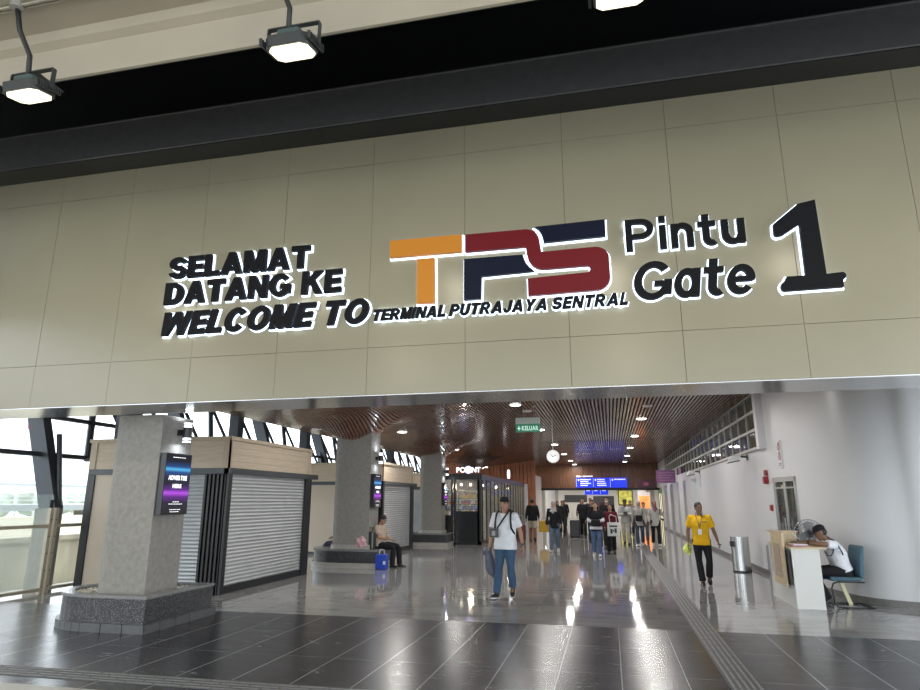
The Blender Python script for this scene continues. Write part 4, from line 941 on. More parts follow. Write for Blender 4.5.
# ================================================================ PEOPLE
skin_t = {'m': (.36,.20,.13), 'd': (.22,.12,.075), 'l': (.48,.29,.20)}
def cloth(c, n=.12): return mat('cloth_%02d%02d%02d' % tuple(int(x*99) for x in c), c, .8, noise=n, nscale=9, spec=.2)
hairm = mat('black_hair', (.012,.01,.009), .55, noise=.3, nscale=40)
shoe_k = mat('shoe_black', (.015,.015,.016), .45); shoe_w = mat('shoe_white', (.6,.6,.6), .5); solem = mat('shoe_sole', (.55,.55,.53), .6)
def rot(v, a): return Matrix.Rotation(a, 3, 'Z')@v
def person(label, loc, rz, H=1.7, pose={}, fem=False, top=(.6,.6,.6), sleeve='short', leg=(.03,.03,.035), shorts=False, skirt=0, shoes='k', sk='m', head='hair', headc=(.012,.01,.009), face=0, nod=0, vox=.014, bulk=1.0, top_len=0, seat=False, cat='person', belt=False, group=None):
    """local frame: faces -Y, +X is the person's left. Joints are given for a 1.75 m figure"""
    s = H/1.75; V = lambda *a: Vector(a)*s
    J = dict(pel=(0,0,.96), che=(0,0,1.26), nec=(0,.01,1.46), hea=(0,-.015,1.625),
             shL=(.185,.0,1.415), shR=(-.185,.0,1.415), elL=(.25,.02,1.13), elR=(-.25,.02,1.13), wrL=(.26,-.07,.88), wrR=(-.26,-.07,.88),
             hiL=(.09,0,.93), hiR=(-.09,0,.93), knL=(.10,-.02,.50), knR=(-.10,-.02,.50), anL=(.105,.02,.085), anR=(-.105,.02,.085), toeL=(.03,-1,0), toeR=(-.03,-1,0))
    J.update(pose); J = {k: Vector(v)*(1 if k.startswith('toe') else s) for k, v in J.items()}
    t = thing('person', label, cat, loc, rz, group)
    skm = mat('skin_'+sk, skin_t[sk], .5, noise=.06, nscale=10, spec=.35)
    up = (J['nec']-J['pel']).normalized(); side = (J['shL']-J['shR']).normalized(); side = (side-up*side.dot(up)).normalized(); fw = side.cross(up)  # fw points backwards or forwards symmetric
    hs = (J['hiL']-J['hiR']).normalized()
    def torso(m, e=0, z0=None, hem=0, hemw=1.0):
        b = bulk; P = J['pel']; C = J['che']; N = J['nec']; rings = []
        ww = (.92 if fem else 1)
        for f, w, d in (((-.10-hem/.5*.5),.165*hemw,.115*hemw),(0,.168,.118),(.22,.152,.11),(.42,.158,.118),(.60,.172,.128),(.76,.178,.122),(.88,.150,.10),(.95,.10,.075),(1.0,.062,.06)):
            c = P.lerp(C, f/.6) if f < .6 else C.lerp(N, (f-.6)/.4)
            if f < 0: c = P-up*(.10+hem)*s if not seat else P-up*.02*s
            belly = b if f < .7 else 1+(b-1)*.4
            sd = side if f > .4 else hs.lerp(side, max(0,f)/.4).normalized()
            rings.append(m.ring(c, sd*(w*ww*belly*s+e), fw*(d*belly*s+e), 20, .85))
        m.loft(rings)
    def limb(m, pts, rs, e=0): m.tube(pts, [r*s+e for r in rs], 12)
    def arm(m, k, e=0, to=1.0, sl=None):
        S_, E_, W_ = J['sh'+k], J['el'+k], J['wr'+k]; ww = .9 if fem else 1.0
        inn = S_.lerp(J['nec'], .45)-up*.03*s
        if to >= 1: limb(m, [inn,S_,S_.lerp(E_,.35),S_.lerp(E_,.9),E_,E_.lerp(W_,.25),E_.lerp(W_,.65),W_], [.06,.058,.051*ww,.042*ww,.041*ww,.043*ww,.034*ww,.027*ww], e)
        else: limb(m, [inn,S_,S_.lerp(E_,.35),S_.lerp(E_,to)], [.06,.06,.056*ww,.056*ww], e)
    def legm(m, k, e=0, to=1.0, flare=0):
        h, kn, a = J['hi'+k], J['kn'+k], J['an'+k]; b = 1+(bulk-1)*.5
        if to >= 1: limb(m, [h+Vector((0,0,.05*s)),h,h.lerp(kn,.4),h.lerp(kn,.92),kn.lerp(a,.1),kn.lerp(a,.35),kn.lerp(a,.75),a], [.085*b,.098*b,.082*b,.058,.056,.055+flare*.3,.038+flare*.8,.034+flare], e)
        else: limb(m, [h+Vector((0,0,.05*s)),h,h.lerp(kn,.4),h.lerp(kn,to)], [.085*b,.10*b,.09*b,.082*b], e)
    hd = J['hea']; Mh = Matrix.Rotation(face,3,'Z')@Matrix.Rotation(nod,3,'X')
    hp = lambda x,y,z: hd+Mh@(Vector((x,y,z))*s)
    def headmesh(m):
        m.ball(hp(0,.015,.03), (.074*s,.092*s,.088*s), Mh, 18)
        m.ball(hp(0,-.02,-.03), (.062*s,.066*s,.085*s), Mh, 16)
        m.ball(hp(0,-.05,-.083), (.034*s,.03*s,.028*s), Mh, 10)
        m.add([hp(-.006,-.084,.012),hp(.006,-.084,.012),hp(.017,-.084,-.038),hp(-.017,-.084,-.038),hp(0,-.112,-.032)], [(0,1,4),(1,2,4),(2,3,4),(3,0,4),(0,3,2,1)])
        m.ball(hp(0,-.083,-.057), (.022*s,.010*s,.008*s), Mh, 8)
        for q in (-1,1):
            m.ball(hp(q*.074,.008,-.012), (.010*s,.02*s,.032*s), Mh, 8); m.ball(hp(q*.03,-.078,.022), (.024*s,.01*s,.008*s), Mh, 8)
        m.tube([J['nec']-up*.05*s, J['nec']+up*.02*s, hp(0,.015,-.06)], [.062*s,.054*s,.052*s], 14)
    m = MB(); torso(m); headmesh(m)
    for k in 'LR': arm(m, k); legm(m, k)
    for k in 'LR':
        a = J['an'+k]; tz = J['toe'+k].normalized(); m.tube([a+Vector((0,0,.0)), a-Vector((0,0,.03*s)), a+tz*.10*s-Vector((0,0,.045*s))], [.035*s,.036*s,.028*s], 10)
    body = m.build('body', skm, t, world=False, remesh=vox)
    # hands: palm, four fingers, thumb (kept as separate chains, joined to the body mesh)
    hm = MB()
    for k in 'LR':
        w = J['wr'+k]; d = (w-J['el'+k]).normalized(); q = 1 if k == 'L' else -1
        pn = J.get('palm'+k); nrm = Vector(pn).normalized() if pn is not None else Vector((-q,0,0)); nrm = (nrm-d*nrm.dot(d)).normalized(); sd = d.cross(nrm)*q   # towards thumb
        if sd.dot(Vector((0,-1,0))) < 0 and pn is None: sd = -sd
        hm.loft([hm.ring(w-d*.015*s, sd*.025*s, nrm*.020*s, 10), hm.ring(w+d*.03*s, sd*.036*s, nrm*.017*s, 10), hm.ring(w+d*.085*s, sd*.041*s, nrm*.014*s, 10)])
        for i, ln in enumerate((.066,.078,.072,.056)):
            o_ = w+d*.078*s+sd*(.029-.0195*i)*s; c1 = (d*.9+nrm*.45).normalized(); c2 = (d*.45+nrm*.9).normalized()
            hm.tube([o_, o_+d*ln*.4*s, o_+d*ln*.4*s+c1*ln*.34*s, o_+d*ln*.4*s+c1*ln*.34*s+c2*ln*.3*s], [.0095*s,.009*s,.0085*s,.007*s], 8)
        o_ = w+d*.022*s+sd*.03*s; hm.tube([o_-sd*.012*s, o_+(sd*.7+d*.6)*.032*s, o_+(sd*.7+d*.6)*.032*s+(d*.85+nrm*.5)*.03*s, o_+(sd*.7+d*.6)*.032*s+(d*.7+nrm*.8)*.05*s], [.013*s,.0115*s,.010*s,.008*s], 8)
    bm = bmesh.new(); bm.from_mesh(body.data); tmp = bpy.data.meshes.new('h'); tmp.from_pydata([v for v in hm.v], [], hm.f); bm.from_mesh(tmp); bpy.data.meshes.remove(tmp)
    bmesh.ops.recalc_face_normals(bm, faces=bm.faces); bm.to_mesh(body.data); bm.free()
    for p in body.data.polygons: p.use_smooth = True
    # face details
    for q in (-1,1):
        MB().ball(hp(q*.03,-.0845,.008), (.0125*s,.006*s,.006*s), Mh, 8).build('eye', mat('eye_dark', (.03,.02,.018), .2), t, world=False, smooth=True)
        if vox < .016: MB().ball(hp(q*.031,-.0875,.031), (.018*s,.005*s,.0035*s), Mh, 8).build('eyebrow', hairm, t, world=False, smooth=True)
    MB().ball(hp(0,-.0925,-.058), (.02*s,.004*s,.004*s), Mh, 8).build('mouth', mat('lips', (.28,.09,.075), .5), t, world=False, smooth=True)
    # clothes
    e = .016
    m = MB(); torso(m, e, hem=.03+top_len, hemw=1.07+top_len*.9)
    for k in 'LR':
        if sleeve == 'short': arm(m, k, e*1.1, .72)
        elif sleeve == 'long': arm(m, k, e*.8)
    tm = cloth(top) if not isinstance(top, bpy.types.Material) else top
    m.build('shirt', tm, t, world=False, remesh=vox)
    lm = cloth(leg, .18)
    m = MB(); b_ = bulk; P = J['pel']
    m.loft([m.ring(P+up*.06*s, hs*(.155*b_*s+.010), fw*(.108*b_*s+.010), 18, .85), m.ring(P-up*.03*s, hs*(.168*b_*s+.010), fw*(.118*b_*s+.010), 18, .85), m.ring(P-up*.12*s, hs*(.165*b_*s+.008), fw*(.110*s+.008), 18, .85)])
    for k in 'LR': legm(m, k, .012, .95 if shorts else 1, 0 if shorts else .026)
    if skirt:
        z_ = J['anL'].lerp(J['anR'],.5)+Vector((0,0,.05)); m.loft([m.ring(P, hs*.19*s, fw*.14*s, 18), m.ring(P.lerp(z_,.5), hs*.21*s, fw*.17*s, 18), m.ring(z_, hs*.24*s, fw*.21*s, 18)])
    m.build('shorts' if shorts else 'skirt' if skirt else 'trousers', lm, t, world=False, remesh=vox)
    if belt: m = MB(); m.loft([m.ring(P+up*z_*s, side*(.168*bulk*s+.0), fw*(.118*bulk*s+.0), 18, .85) for z_ in (.03,.06)]); m.build('belt', black, t, world=False)
    for k in 'LR':
        a = J['an'+k]; tz = J['toe'+k].normalized(); sd = tz.cross(Vector((0,0,1))).normalized(); n_ = sd.cross(tz)
        if n_.z < 0: n_ = -n_
        m = MB(); rr = []
        for f, w, h, z in ((-.06,.030,.035,-.045),(-.02,.038,.05,-.035),(.05,.042,.042,-.042),(.12,.046,.030,-.052),(.17,.038,.022,-.06),(.195,.018,.012,-.066)):
            rr.append(m.ring(a+tz*f*s+n_*z*s, sd*w*s, n_*h*s, 12, .8))
        m.loft(rr); sh = m.build('shoe', shoe_w if shoes == 'w' else shoe_k, t, world=False, smooth=True)
        m = MB(); m.loft([m.ring(a+tz*.065*s+n_*(z)*s, tz*.137*s, sd*.047*s, 16, .8) for z in (-.085,-.066)]); m.build('sole', solem if shoes in 'wb' else shoe_k, sh, world=False)
    if head in ('hair','cap','mask'):
        m = MB(); m.ball(hp(0,.026,.045), (.082*s,.094*s,.084*s), Mh, 18); m.ball(hp(0,.06,-.0), (.068*s,.05*s,.07*s), Mh, 12)
        if head == 'cap':
            m = MB(); m.ball(hp(0,.04,.01), (.078*s,.078*s,.075*s), Mh, 14); m.build('hair', hairm, t, world=False, smooth=True)
            m = MB(); rr = []
            for z, r in ((.045,1),(.08,.99),(.11,.86),(.13,.6),(.138,.2)): rr.append([hp(.086*r*math.cos(a),.012+.1*r*math.sin(a),z) for a in [2*math.pi*i/18 for i in range(18)]])
            m.loft(rr); cp = m.build('cap', cloth(headc), t, world=False, smooth=True)
            m = MB(); a_ = [hp(.075*math.cos(x),-.04-.11*math.sin(x),.047-.012*math.sin(x)) for x in [math.pi*i/10 for i in range(11)]]; n2 = len(a_); m.add(a_+[v+Vector((0,0,.007)) for v in a_], [tuple(range(n2))[::-1], tuple(range(n2,2*n2))]+[(i,(i+1)%n2,(i+1)%n2+n2,i+n2) for i in range(n2)]); m.build('cap_brim', cloth(headc), cp, world=False)
        else: m.build('hair', hairm if tuple(headc) == (.012,.01,.009) else cloth(headc), t, world=False, smooth=True)
        if head == 'mask': MB().ball(hp(0,-.055,-.05), (.05*s,.045*s,.045*s), Mh, 12).build('face_mask', mat('mask_white', (.7,.7,.72), .7), t, world=False, smooth=True)
    elif head == 'hijab':
        m = MB(); hc = hd
        rr = []
        for z, w, d, y in ((.125,.03,.04,.02),(.11,.062,.075,.02),(.06,.087,.10,.022),(0,.088,.098,.03),(-.06,.084,.09,.03),(-.11,.085,.085,.015),(-.15,.10,.09,.01)): rr.append([hp(w*math.cos(a),y+d*math.sin(a),z) for a in [2*math.pi*i/20 for i in range(20)]])
        for c, w, d in ((J['nec']-up*.02*s,.13,.10),(J['nec']-up*.08*s,.185,.135),(J['che'].lerp(J['nec'],.35),.165,.145),(J['che'].lerp(J['nec'],.0),.10,.142)): rr.append([c+side*w*s*math.cos(a)+fw*(1 if fw.y > 0 else -1)*d*s*math.sin(a) for a in [2*math.pi*i/20 for i in range(20)]])
        m.loft(rr); m.build('headscarf', cloth(headc), t, world=False, remesh=max(.012,vox))
        # oval face in front of the scarf
        MB().ball(hp(0,-.035,-.01), (.055*s,.062*s,.082*s), Mh, 16).build('face', skm, t, world=False, smooth=True)
    return t, J, s
def at(t, v): return t.matrix_basis@Vector(v)
def W(t): 
    return Matrix.Translation(t.location)@Matrix.Rotation(t.rotation_euler.z,4,'Z')
def strap(t, name, m_, pts, w=.018, th=.006, parent=None):
    m = MB(); pts = [Vector(p) for p in pts]; m.tube(pts, w, 8, hint=(0,0,1)); return m.build(name, m_, parent or t, world=False, smooth=True)
def walk(l, swing=.16, arm=.1, bend=.0):
    """l: True = left foot forward. returns the pose"""
    a, b = ('L','R') if l else ('R','L'); sx = {'L':1,'R':-1}
    p = {}
    p['kn'+a] = (sx[a]*.095,-.17*swing/.16,.53); p['an'+a] = (sx[a]*.09,-swing*1.3,.088); p['toe'+a] = (sx[a]*.1,-1,.1)
    p['kn'+b] = (sx[b]*.095,.02,.50); p['an'+b] = (sx[b]*.09,swing*1.6,.14); p['toe'+b] = (sx[b]*.1,-1,-.45)
    p['hi'+a] = (sx[a]*.09,-.01,.93); p['hi'+b] = (sx[b]*.09,.01,.93)
    p['el'+a] = (sx[a]*.25,.08,1.14); p['wr'+a] = (sx[a]*.27,.08+arm*.4,.90)
    p['el'+b] = (sx[b]*.25,-.02,1.14); p['wr'+b] = (sx[b]*.26,-.12-arm,.93)
    return p
AZ = R(8)
# 1 the man in white
po = walk(True, .14, .03); po.update(elR=(-.27,.04,1.13), wrR=(-.30,.0,.87), elL=(.27,.05,1.14), wrL=(.33,-.03,.90), knL=(.12,-.10,.52), anL=(.13,-.02,.19), toeL=(.15,-1,-.55), knR=(-.10,-.10,.50), anR=(-.13,-.17,.088), toeR=(-.2,-1,0.1))
jeans = (.045,.085,.15)
t, J, s = person('man in white t-shirt, black cap and blue jeans walking towards the entrance', (-1.86,11.75,0), R(-6), 1.71, po, top=(.68,.69,.72), leg=jeans, head='cap', headc=(.015,.015,.018), shoes='b', sk='m', face=R(38), bulk=1.18, vox=.011)
bk = cloth((.02,.02,.022))
strap(t,'backpack_strap',bk,[(.115,.12,1.38),(.125,.03,1.475),(.13,-.10,1.42),(.14,-.155,1.30),(.15,-.15,1.18),(.185,-.06,1.08)],.017)
strap(t,'backpack_strap',bk,[(-.115,.12,1.38),(-.125,.03,1.475),(-.13,-.10,1.42),(-.14,-.155,1.30),(-.15,-.15,1.18),(-.185,-.06,1.08)],.017)
MB().prism([(-.17,.98),(.17,.98),(.18,1.3),(.12,1.42),(-.12,1.42),(-.18,1.3)], .165, .30, 'y').build('backpack', bk, t, world=False, bevel=.03)
strap(t,'bag_strap',bk,[(.10,.1,1.42),(.075,.02,1.50),(.07,-.10,1.43),(.0,-.165,1.32),(-.08,-.185,1.20),(-.13,-.18,1.12)],.014)
MB().box((-.235,-.235,1.02),(-.07,-.175,1.17)).build('crossbody_bag', mat('bag_grey', (.06,.06,.065), .6, noise=.2), t, world=False, bevel=.02)
MB().box((-.18,-.24,1.05),(-.12,-.233,1.13)).build('bag_patch', mat('bag_patch', (.3,.3,.3), .6), t, world=False)
MB().cyl((.325,-.025,.915),(.332,-.03,.885),.033).build('wristwatch', black, t, world=False)
jk = cloth((.11,.12,.16)); m = MB()
w0 = W(t)@Vector((-.31,.0,.82)); rr = []
for z, a, b_, ox in ((.03,.03,.04,0),(-.06,.055,.08,-.01),(-.2,.085,.09,.01),(-.34,.10,.085,.035),(-.44,.085,.06,.07),(-.50,.03,.02,.10)): rr.append([w0+Vector((ox+a*math.cos(x)*(1+.12*math.sin(3*x)), b_*math.sin(x)*(1+.15*math.cos(4*x)), z)) for x in [2*math.pi*i/22 for i in range(22)]])
m.loft(rr); m.tube([w0+Vector((-.02,0,0)),w0+Vector((-.07,-.03,-.05)),w0+Vector((-.1,-.03,-.12))], [.02,.03,.015], 8)
o = m.build('folded_jacket', jk, remesh=.012); tag(o, 'grey jacket carried in the hand of the man in white', 'jacket')
# 2 the man in yellow
po = walk(True, .13, .05); po.update(elR=(-.27,.03,1.13), wrR=(-.28,-.02,.87), elL=(.27,.05,1.14), wrL=(.345,-.06,.91), knR=(-.08,-.06,.51), anR=(-.03,-.10,.088), knL=(.14,-.09,.52), anL=(.10,.04,.17), toeL=(.15,-1,-.5))
t, J, s = person('man in yellow polo shirt and black trousers with a lanyard walking by the right wall', (1.78,14.35,0), R(-12), 1.62, po, top=(.75,.42,.015), leg=(.012,.012,.014), sk='d', face=R(30), bulk=1.05, vox=.011)
strap(t,'lanyard',mat('lanyard_dark', (.05,.05,.09), .6),[(-.06,.02,1.43),(-.065,-.08,1.36),(-.01,-.145,1.16),(.0,-.15,1.10),(.01,-.145,1.16),(.065,-.08,1.36),(.06,.02,1.43)],.007)
MB().box((-.035,-.165,.98),(.035,-.155,1.09)).build('name_badge', mat('badge_white', (.7,.7,.72), .4), t, world=False)
MB().box((.05,-.142,1.22),(.15,-.134,1.235)).build('pocket_trim', black, t, world=False)
w0 = W(t)@Vector((-.262,-.01,.76)); m = MB(); rr = []
for z, a, b_, ox in ((.05,.02,.02,0),(-.0,.05,.04,0),(-.09,.085,.06,-.03),(-.15,.07,.05,-.03),(-.19,.03,.03,.02)): rr.append([w0+Vector((ox+a*math.cos(x)*(1+.2*math.sin(3*x)), b_*math.sin(x), z+.02*math.cos(2*x))) for x in [2*math.pi*i/16 for i in range(16)]])
m.loft(rr); o = m.build('cleaning_cloth', mat('lime_cloth', (.62,.70,.16), .8, noise=.3, nscale=12), remesh=.012); tag(o, 'lime yellow cloth in the hand of the man in yellow', 'cloth')
pt = W(t)@Vector((.35,-.07,.80)); o = MB().box((pt.x-.02,pt.y-.06,pt.z-.02),(pt.x+.02,pt.y+.06,pt.z+.0)).build('phone', black, bevel=.004); tag(o, 'dark phone in the other hand of the man in yellow', 'phone')
# 3 guard seated at the desk, facing left (-X)
RZ = R(-90)
po = dict(pel=(0,.02,.56), che=(0,-.04,.80), nec=(0,-.13,1.015), hea=(0,-.25,1.145), shL=(.18,-.10,.965), shR=(-.18,-.10,.965), elL=(.25,-.29,.985) , elR=(-.24,-.32,.985), wrL=(.12,-.54,.99), wrR=(-.10,-.58,.99),
          hiL=(.09,0,.54), hiR=(-.09,0,.54), knL=(.12,-.42,.53), knR=(-.12,-.42,.53), anL=(.11,-.36,.085), anR=(-.10,-.22,.085), toeL=(0,-1,0), toeR=(0,-1,0), palmL=(0,-.3,-1), palmR=(0,-.3,-1))
t, J, s = person('guard in white shirt and black cap bent over the desk, seated on the teal chair', (3.62,12.07,0), RZ, 1.72, po, top=(.70,.70,.74), leg=(.014,.014,.018), sk='d', head='cap', headc=(.012,.012,.014), nod=R(22), bulk=1.1, vox=.012, seat=True)
cord = mat('cord_navy', (.03,.04,.09), .6)
strap(t,'shoulder_cord',cord,[(.05,-.15,1.06),(.15,-.10,1.03),(.225,-.06,.94),(.22,-.02,.85),(.19,.0,.80)],.010)
strap(t,'shoulder_cord',cord,[(.235,-.14,.93),(.225,-.15,.84),(.19,-.18,.78),(.12,-.21,.78),(.05,-.22,.84)],.010)
MB().cyl((.145,-.49,.985),(.155,-.465,.985),.034).build('wristwatch', black, t, world=False)
# 4 seated man on the middle planter bench, facing right (+X)
po = dict(pel=(0,.02,.56), che=(0,.07,.86), nec=(0,.02,1.06), hea=(0,-.06,1.20), shL=(.18,.03,1.01), shR=(-.18,.03,1.01), elL=(.25,-.02,.74), elR=(-.24,-.06,.76), wrL=(.10,-.26,.70), wrR=(-.09,-.27,.72),
          hiL=(.10,-.03,.54), hiR=(-.10,-.03,.54), knL=(.14,-.46,.53), knR=(-.12,-.44,.53), anL=(.13,-.50,.085), anR=(-.14,-.42,.085), toeL=(.1,-1,0), toeR=(-.1,-1,0), palmL=(0,0,-1), palmR=(0,0,-1))
t, J, s = person('man in beige shirt dozing on the planter bench of the middle column', (-5.88,16.42,-.02), R(82), 1.72, po, top=(.46,.37,.30), leg=(.014,.014,.018), sk='m', nod=R(28), bulk=1.25, vox=.013, seat=True)
# 5 half hidden seated person on the other side
po5 = dict(po); po5.update(hea=(0,-.02,1.21))
t, J, s = person('person in dark purple top seated behind the middle column, mostly hidden', (-7.22,17.05,0), R(-80), 1.68, po5, top=(.05,.045,.09), sleeve='long', leg=(.10,.10,.16), sk='m', head='hijab', headc=(.35,.33,.32), vox=.018)
# luggage near the bench
def carry(name, label, cat, loc, w, d, h, m_, handle=True, wheels=False, rz=0, extra=None):
    t = thing(name, label, cat, loc, rz)
    MB().box((-w/2,-d/2,.03 if wheels else 0),(w/2,d/2,h)).build('shell', m_, t, world=False, bevel=min(w,d)*.18)
    if wheels:
        m = MB()
        for q in (-1,1): MB().cyl((q*w*.38,-.01,.03),(q*w*.38,.01,.03),.03,n=12).build('wheel', black, t, world=False)
        MB().tube([(-w*.25,d*.35,h-.02),(-w*.25,d*.35,h+.38),(w*.25,d*.35,h+.38),(w*.25,d*.35,h-.02)], .012, 8).build('pull_handle', alu, t, world=False)
        m = MB(); 
        for i in range(5): m.box((-w*.42+i*w*.19,-d/2-.006,.1),(-w*.42+i*w*.19+.012,-d/2+.01,h-.06))
        m.build('ribs', m_, t, world=False)
    elif handle:
        MB().tube([(-w*.22,0,h-.02),(-w*.18,0,h+.1),(w*.18,0,h+.1),(w*.22,0,h-.02)], .010, 8).build('handle', extra or m_, t, world=False)
    return t
t = carry('shopping_bag', 'blue shopping bag with white handles on the floor before the planter bench', 'bag', (-5.60,15.75,0), .30,.16,.36, mat('bag_blue', (.01,.05,.42), .45, noise=.1), True, extra=mat('bag_handle_white', (.7,.7,.7), .5)); MB().box((.06,-.083,.12),(.12,-.078,.2)).build('print', MATS['bag_handle_white'], t, world=False)
t = thing('plastic_bag', 'crumpled pink and white plastic bag on the planter bench', 'bag', (-6.22,15.95,.46)); m = MB(); m.ball((0,0,.14), (.16,.12,.14), None, 40)
m.v = [v*(1+.10*math.sin(41*v.x+27*v.z)+.08*math.cos(53*v.y+33*v.z)+.04*math.sin(90*v.z+60*v.x)) for v in m.v]; m.build('bag_body', mat('bag_pink', (.62,.36,.38), .5, noise=.3, nscale=10), t, world=False, smooth=True)
t = carry('luggage', 'black cabin bag with grey straps standing on the bench beside the seated man', 'suitcase', (-6.0,16.02,.455), .22,.16,.42, mat('bag_black', (.02,.022,.02), .6), True); m = MB().box((-.09,-.085,.02),(-.06,-.075,.4)).box((.05,-.085,.02),(.08,-.075,.4)); m.build('straps', mat('strap_grey', (.3,.32,.3), .6), t, world=False)
# 6 and on: the crowd in the hall
def walker(label, x, y, H, rz, l, top, leg, **k):
    p = walk(l, k.pop('sw', .13), k.pop('ar', .05)); p.update(k.pop('pose', {}))
    return person(label, (x,y,0), rz, H, p, top=top, leg=leg, vox=k.pop('vox', .019), **k)
t, J, s = walker('person in black jacket and pale shorts walking away beside the glass shop', -3.25, 28.0, 1.74, R(184), True, (.012,.012,.014), (.46,.40,.33), sleeve='long', shorts=True, shoes='k', sk='d', head='cap', headc=(.10,.09,.085), bulk=1.15)
carry('suitcase', 'dark red suitcase wheeled beside the person in shorts', 'suitcase', (-3.72,27.6,0), .42,.26,.66, mat('suitcase_red', (.13,.02,.02), .4), wheels=True)
t = carry('tote_bag', 'mustard yellow tote bag carried by the person in shorts', 'bag', (-2.78,28.0,.36), .40,.2,.46, mat('bag_mustard', (.55,.32,.02), .6), True)
t, J, s = walker('woman in grey headscarf, black jacket and blue jeans walking left of centre', -1.86, 22.2, 1.66, R(-5), False, (.013,.013,.016), (.10,.14,.20), sleeve='long', shoes='w', sk='l', head='hijab', headc=(.42,.38,.37), fem=True, top_len=.04, vox=.015)
MB().box((-.26,-.2,.88),(-.1,-.13,1.02)).build('handbag', bk, t, world=False, bevel=.02); strap(t,'bag_strap',bk,[(.1,.05,1.36),(.06,-.12,1.3),(-.05,-.19,1.1),(-.15,-.19,1.0)],.009)
walker('distant person in black walking between the headscarved woman and black suitcase', -2.35, 33.2, 1.66, R(5), True, (.02,.02,.024), (.03,.03,.035), sleeve='long', sk='m')
walker('distant person in dark clothes just left of the black suitcase', -2.85, 36.5, 1.64, R(0), False, (.035,.032,.036), (.05,.05,.06), sleeve='long', sk='m', head='hijab', headc=(.03,.03,.035), fem=True)
carry('suitcase', 'large black suitcase rolled by the tall walker in black', 'suitcase', (-1.60,30.3,0), .46,.3,.80, mat('suitcase_black', (.02,.02,.022), .4), wheels=True)
walker('tall person all in black behind the large black suitcase', -1.25, 31.0, 1.78, R(0), True, (.011,.011,.013), (.013,.013,.015), sleeve='long', sk='m', bulk=1.1)
walker('distant person in grey jacket partly behind the tall walker in black', -1.05, 36.0, 1.8, R(0), False, (.05,.055,.065), (.03,.03,.035), sleeve='long', sk='m')
fold = dict(elL=(.25,-.06,1.14), elR=(-.25,-.06,1.14), wrL=(.03,-.20,1.13), wrR=(-.03,-.22,1.10), palmL=(0,1,0), palmR=(0,1,0))
t, J, s = walker('person in black tee over white sleeves with folded arms and wide blue jeans', -.46, 20.7, 1.62, R(0), True, (.012,.012,.014), (.075,.12,.22), sleeve='short', shoes='w', sk='l', head='hair', fem=True, top_len=.03, pose=fold, sw=.06, vox=.014)
wsl = cloth((.62,.62,.64)); m = MB()
for k in 'LR': a, b_ = J['el'+k], J['wr'+k]; m.tube([J['sh'+k].lerp(a,.6), a, a.lerp(b_,.3), a.lerp(b_,.95)], [.052,.05,.048,.04], 10)
m.build('white_sleeves', wsl, t, world=False, remesh=.014); m = MB(); m.loft([m.ring(Vector((0,0,z)), Vector((.195*k_,0,0)), Vector((0,.145*k_,0)), 18) for z, k_ in ((.80,1.0),(.88,.98))]); m.build('shirt_tail', wsl, t, world=False)
MB().box((-.14,-.30,.92),(.14,-.17,1.10)).build('waist_bag', bk, t, world=False, bevel=.04)
t, J, s = walker('person in maroon jacket and black trousers carrying white printed tote in front', -.02, 21.8, 1.56, R(-4), False, (.10,.012,.025), (.012,.012,.014), sleeve='long', shoes='k', sk='m', head='hair', fem=True, sw=.07, pose=dict(wrR=(-.2,-.14,.92)), vox=.015)
t2 = thing('tote_bag', 'white tote bag with black print held before the maroon jacket', 'bag', (.06,21.52,.56)); MB().box((-.19,-.04,0),(.19,.04,.42)).build('bag_body', mat('tote_white', (.62,.62,.60), .7), t2, world=False, bevel=.015)
MB().box((-.12,-.045,.28),(.12,-.041,.33)).box((-.10,-.045,.08),(-.03,-.041,.22)).box((.03,-.045,.10),(.10,-.041,.24)).box((-.02,-.045,.14),(.02,-.041,.2)).build('print', black, t2, world=False); MB().tube([(-.1,0,.41),(-.12,0,.6),(-.06,0,.66)], .01, 8).tube([(.1,0,.41),(.1,0,.6),(-.06,0,.66)], .01, 8).build('handle', MATS['tote_white'], t2, world=False)
walker('tall person in black with face mask behind the maroon jacket', -.12, 23.7, 1.80, R(0), True, (.014,.014,.018), (.03,.03,.04), sleeve='long', sk='m', head='mask')
walker('person with maroon headscarf half hidden between the folded arms and white tote', -.30, 24.0, 1.58, R(0), False, (.10,.015,.03), (.02,.02,.02), sleeve='long', fem=True, sk='l', head='hijab', headc=(.12,.02,.035))
walker('distant person in black hooded top behind the person with folded arms', -.75, 27.5, 1.7, R(0), False, (.015,.015,.02), (.03,.03,.035), sleeve='long', sk='m')
walker('distant bare headed person in black left of the blue sign reflection', -1.0, 41.5, 1.72, R(0), True, (.02,.02,.022), (.02,.02,.03), sleeve='long', sk='m')
walker('distant person in dark blue far down the hall centre', -.2, 39.5, 1.7, R(0), False, (.02,.025,.05), (.03,.03,.03), sleeve='long', sk='m')
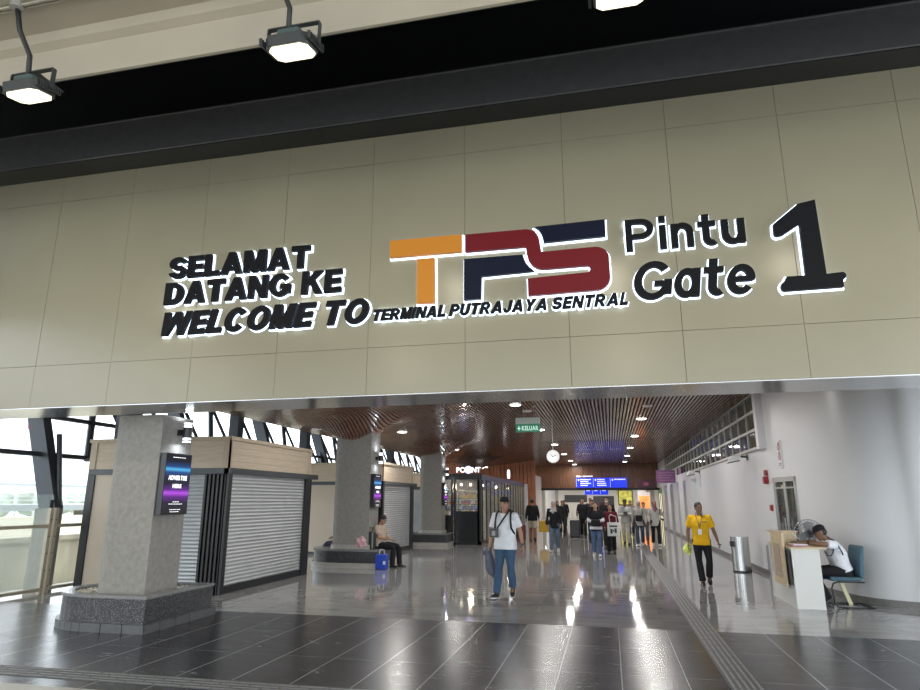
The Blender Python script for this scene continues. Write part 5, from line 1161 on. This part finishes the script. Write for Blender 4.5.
t, J, s = walker('person in pale grey shirt and cream trousers looking at their hands', .55, 26.3, 1.70, R(-5), True, (.40,.40,.40), (.46,.43,.38), sleeve='long', shoes='k', sk='d', head='cap', headc=(.05,.05,.05), pose=dict(fold, wrL=(.05,-.26,1.20), wrR=(.0,-.26,1.17)), sw=.12)
o = MB().box((.50,25.94,1.16),(.62,25.96,1.24)).build('phone', black); tag(o, 'phone held by the person in pale grey shirt', 'phone')
t, J, s = walker('woman in cream headscarf with black bag and dark jeans', 1.04, 25.8, 1.66, R(-5), False, (.42,.40,.37), (.06,.075,.11), sleeve='long', shoes='w', sk='l', head='hijab', headc=(.50,.47,.42), fem=True, top_len=.06)
MB().box((-.13,-.26,.90),(.13,-.17,1.12)).build('handbag', bk, t, world=False, bevel=.04); strap(t,'bag_strap',bk,[(.12,-.1,1.38),(.14,-.18,1.2),(.12,-.2,1.1)],.01)
walker('person in patterned grey blouse close behind the cream headscarf woman', 1.32, 27.8, 1.60, R(0), True, (.32,.30,.27), (.07,.07,.085), sleeve='long', sk='m', head='hair', fem=True)
t, J, s = walker('woman in dusty pink headscarf, white blouse and black trousers', 1.62, 25.9, 1.66, R(6), True, (.52,.50,.47), (.012,.012,.014), sleeve='long', shoes='w', sk='m', head='hijab', headc=(.26,.13,.14), fem=True, top_len=.07, pose=dict(elL=(.29,.0,1.17), wrL=(.30,-.16,1.30)))
strap(t,'bag_strap',bk,[(.17,.05,1.4),(.17,-.12,1.3),(.18,-.12,1.1)],.012)
walker('distant person in brown beside the far piers', .95, 33.0, 1.66, R(0), False, (.18,.14,.12), (.05,.05,.06), sleeve='long', sk='m')
walker('distant person in white beyond the shorts wearer', -3.1, 38.0, 1.62, R(180), False, (.4,.4,.4), (.03,.03,.04), sleeve='short', sk='m')
walker('far person in black seen past the shop end', -2.9, 43.0, 1.7, R(0), True, (.02,.02,.02), (.03,.03,.03), sleeve='long', sk='m')
walker('far person in pale top beneath the blue sign', -1.9, 44.5, 1.65, R(0), False, (.35,.33,.34), (.03,.03,.05), sleeve='long', sk='m', head='hijab', headc=(.2,.2,.25), fem=True)
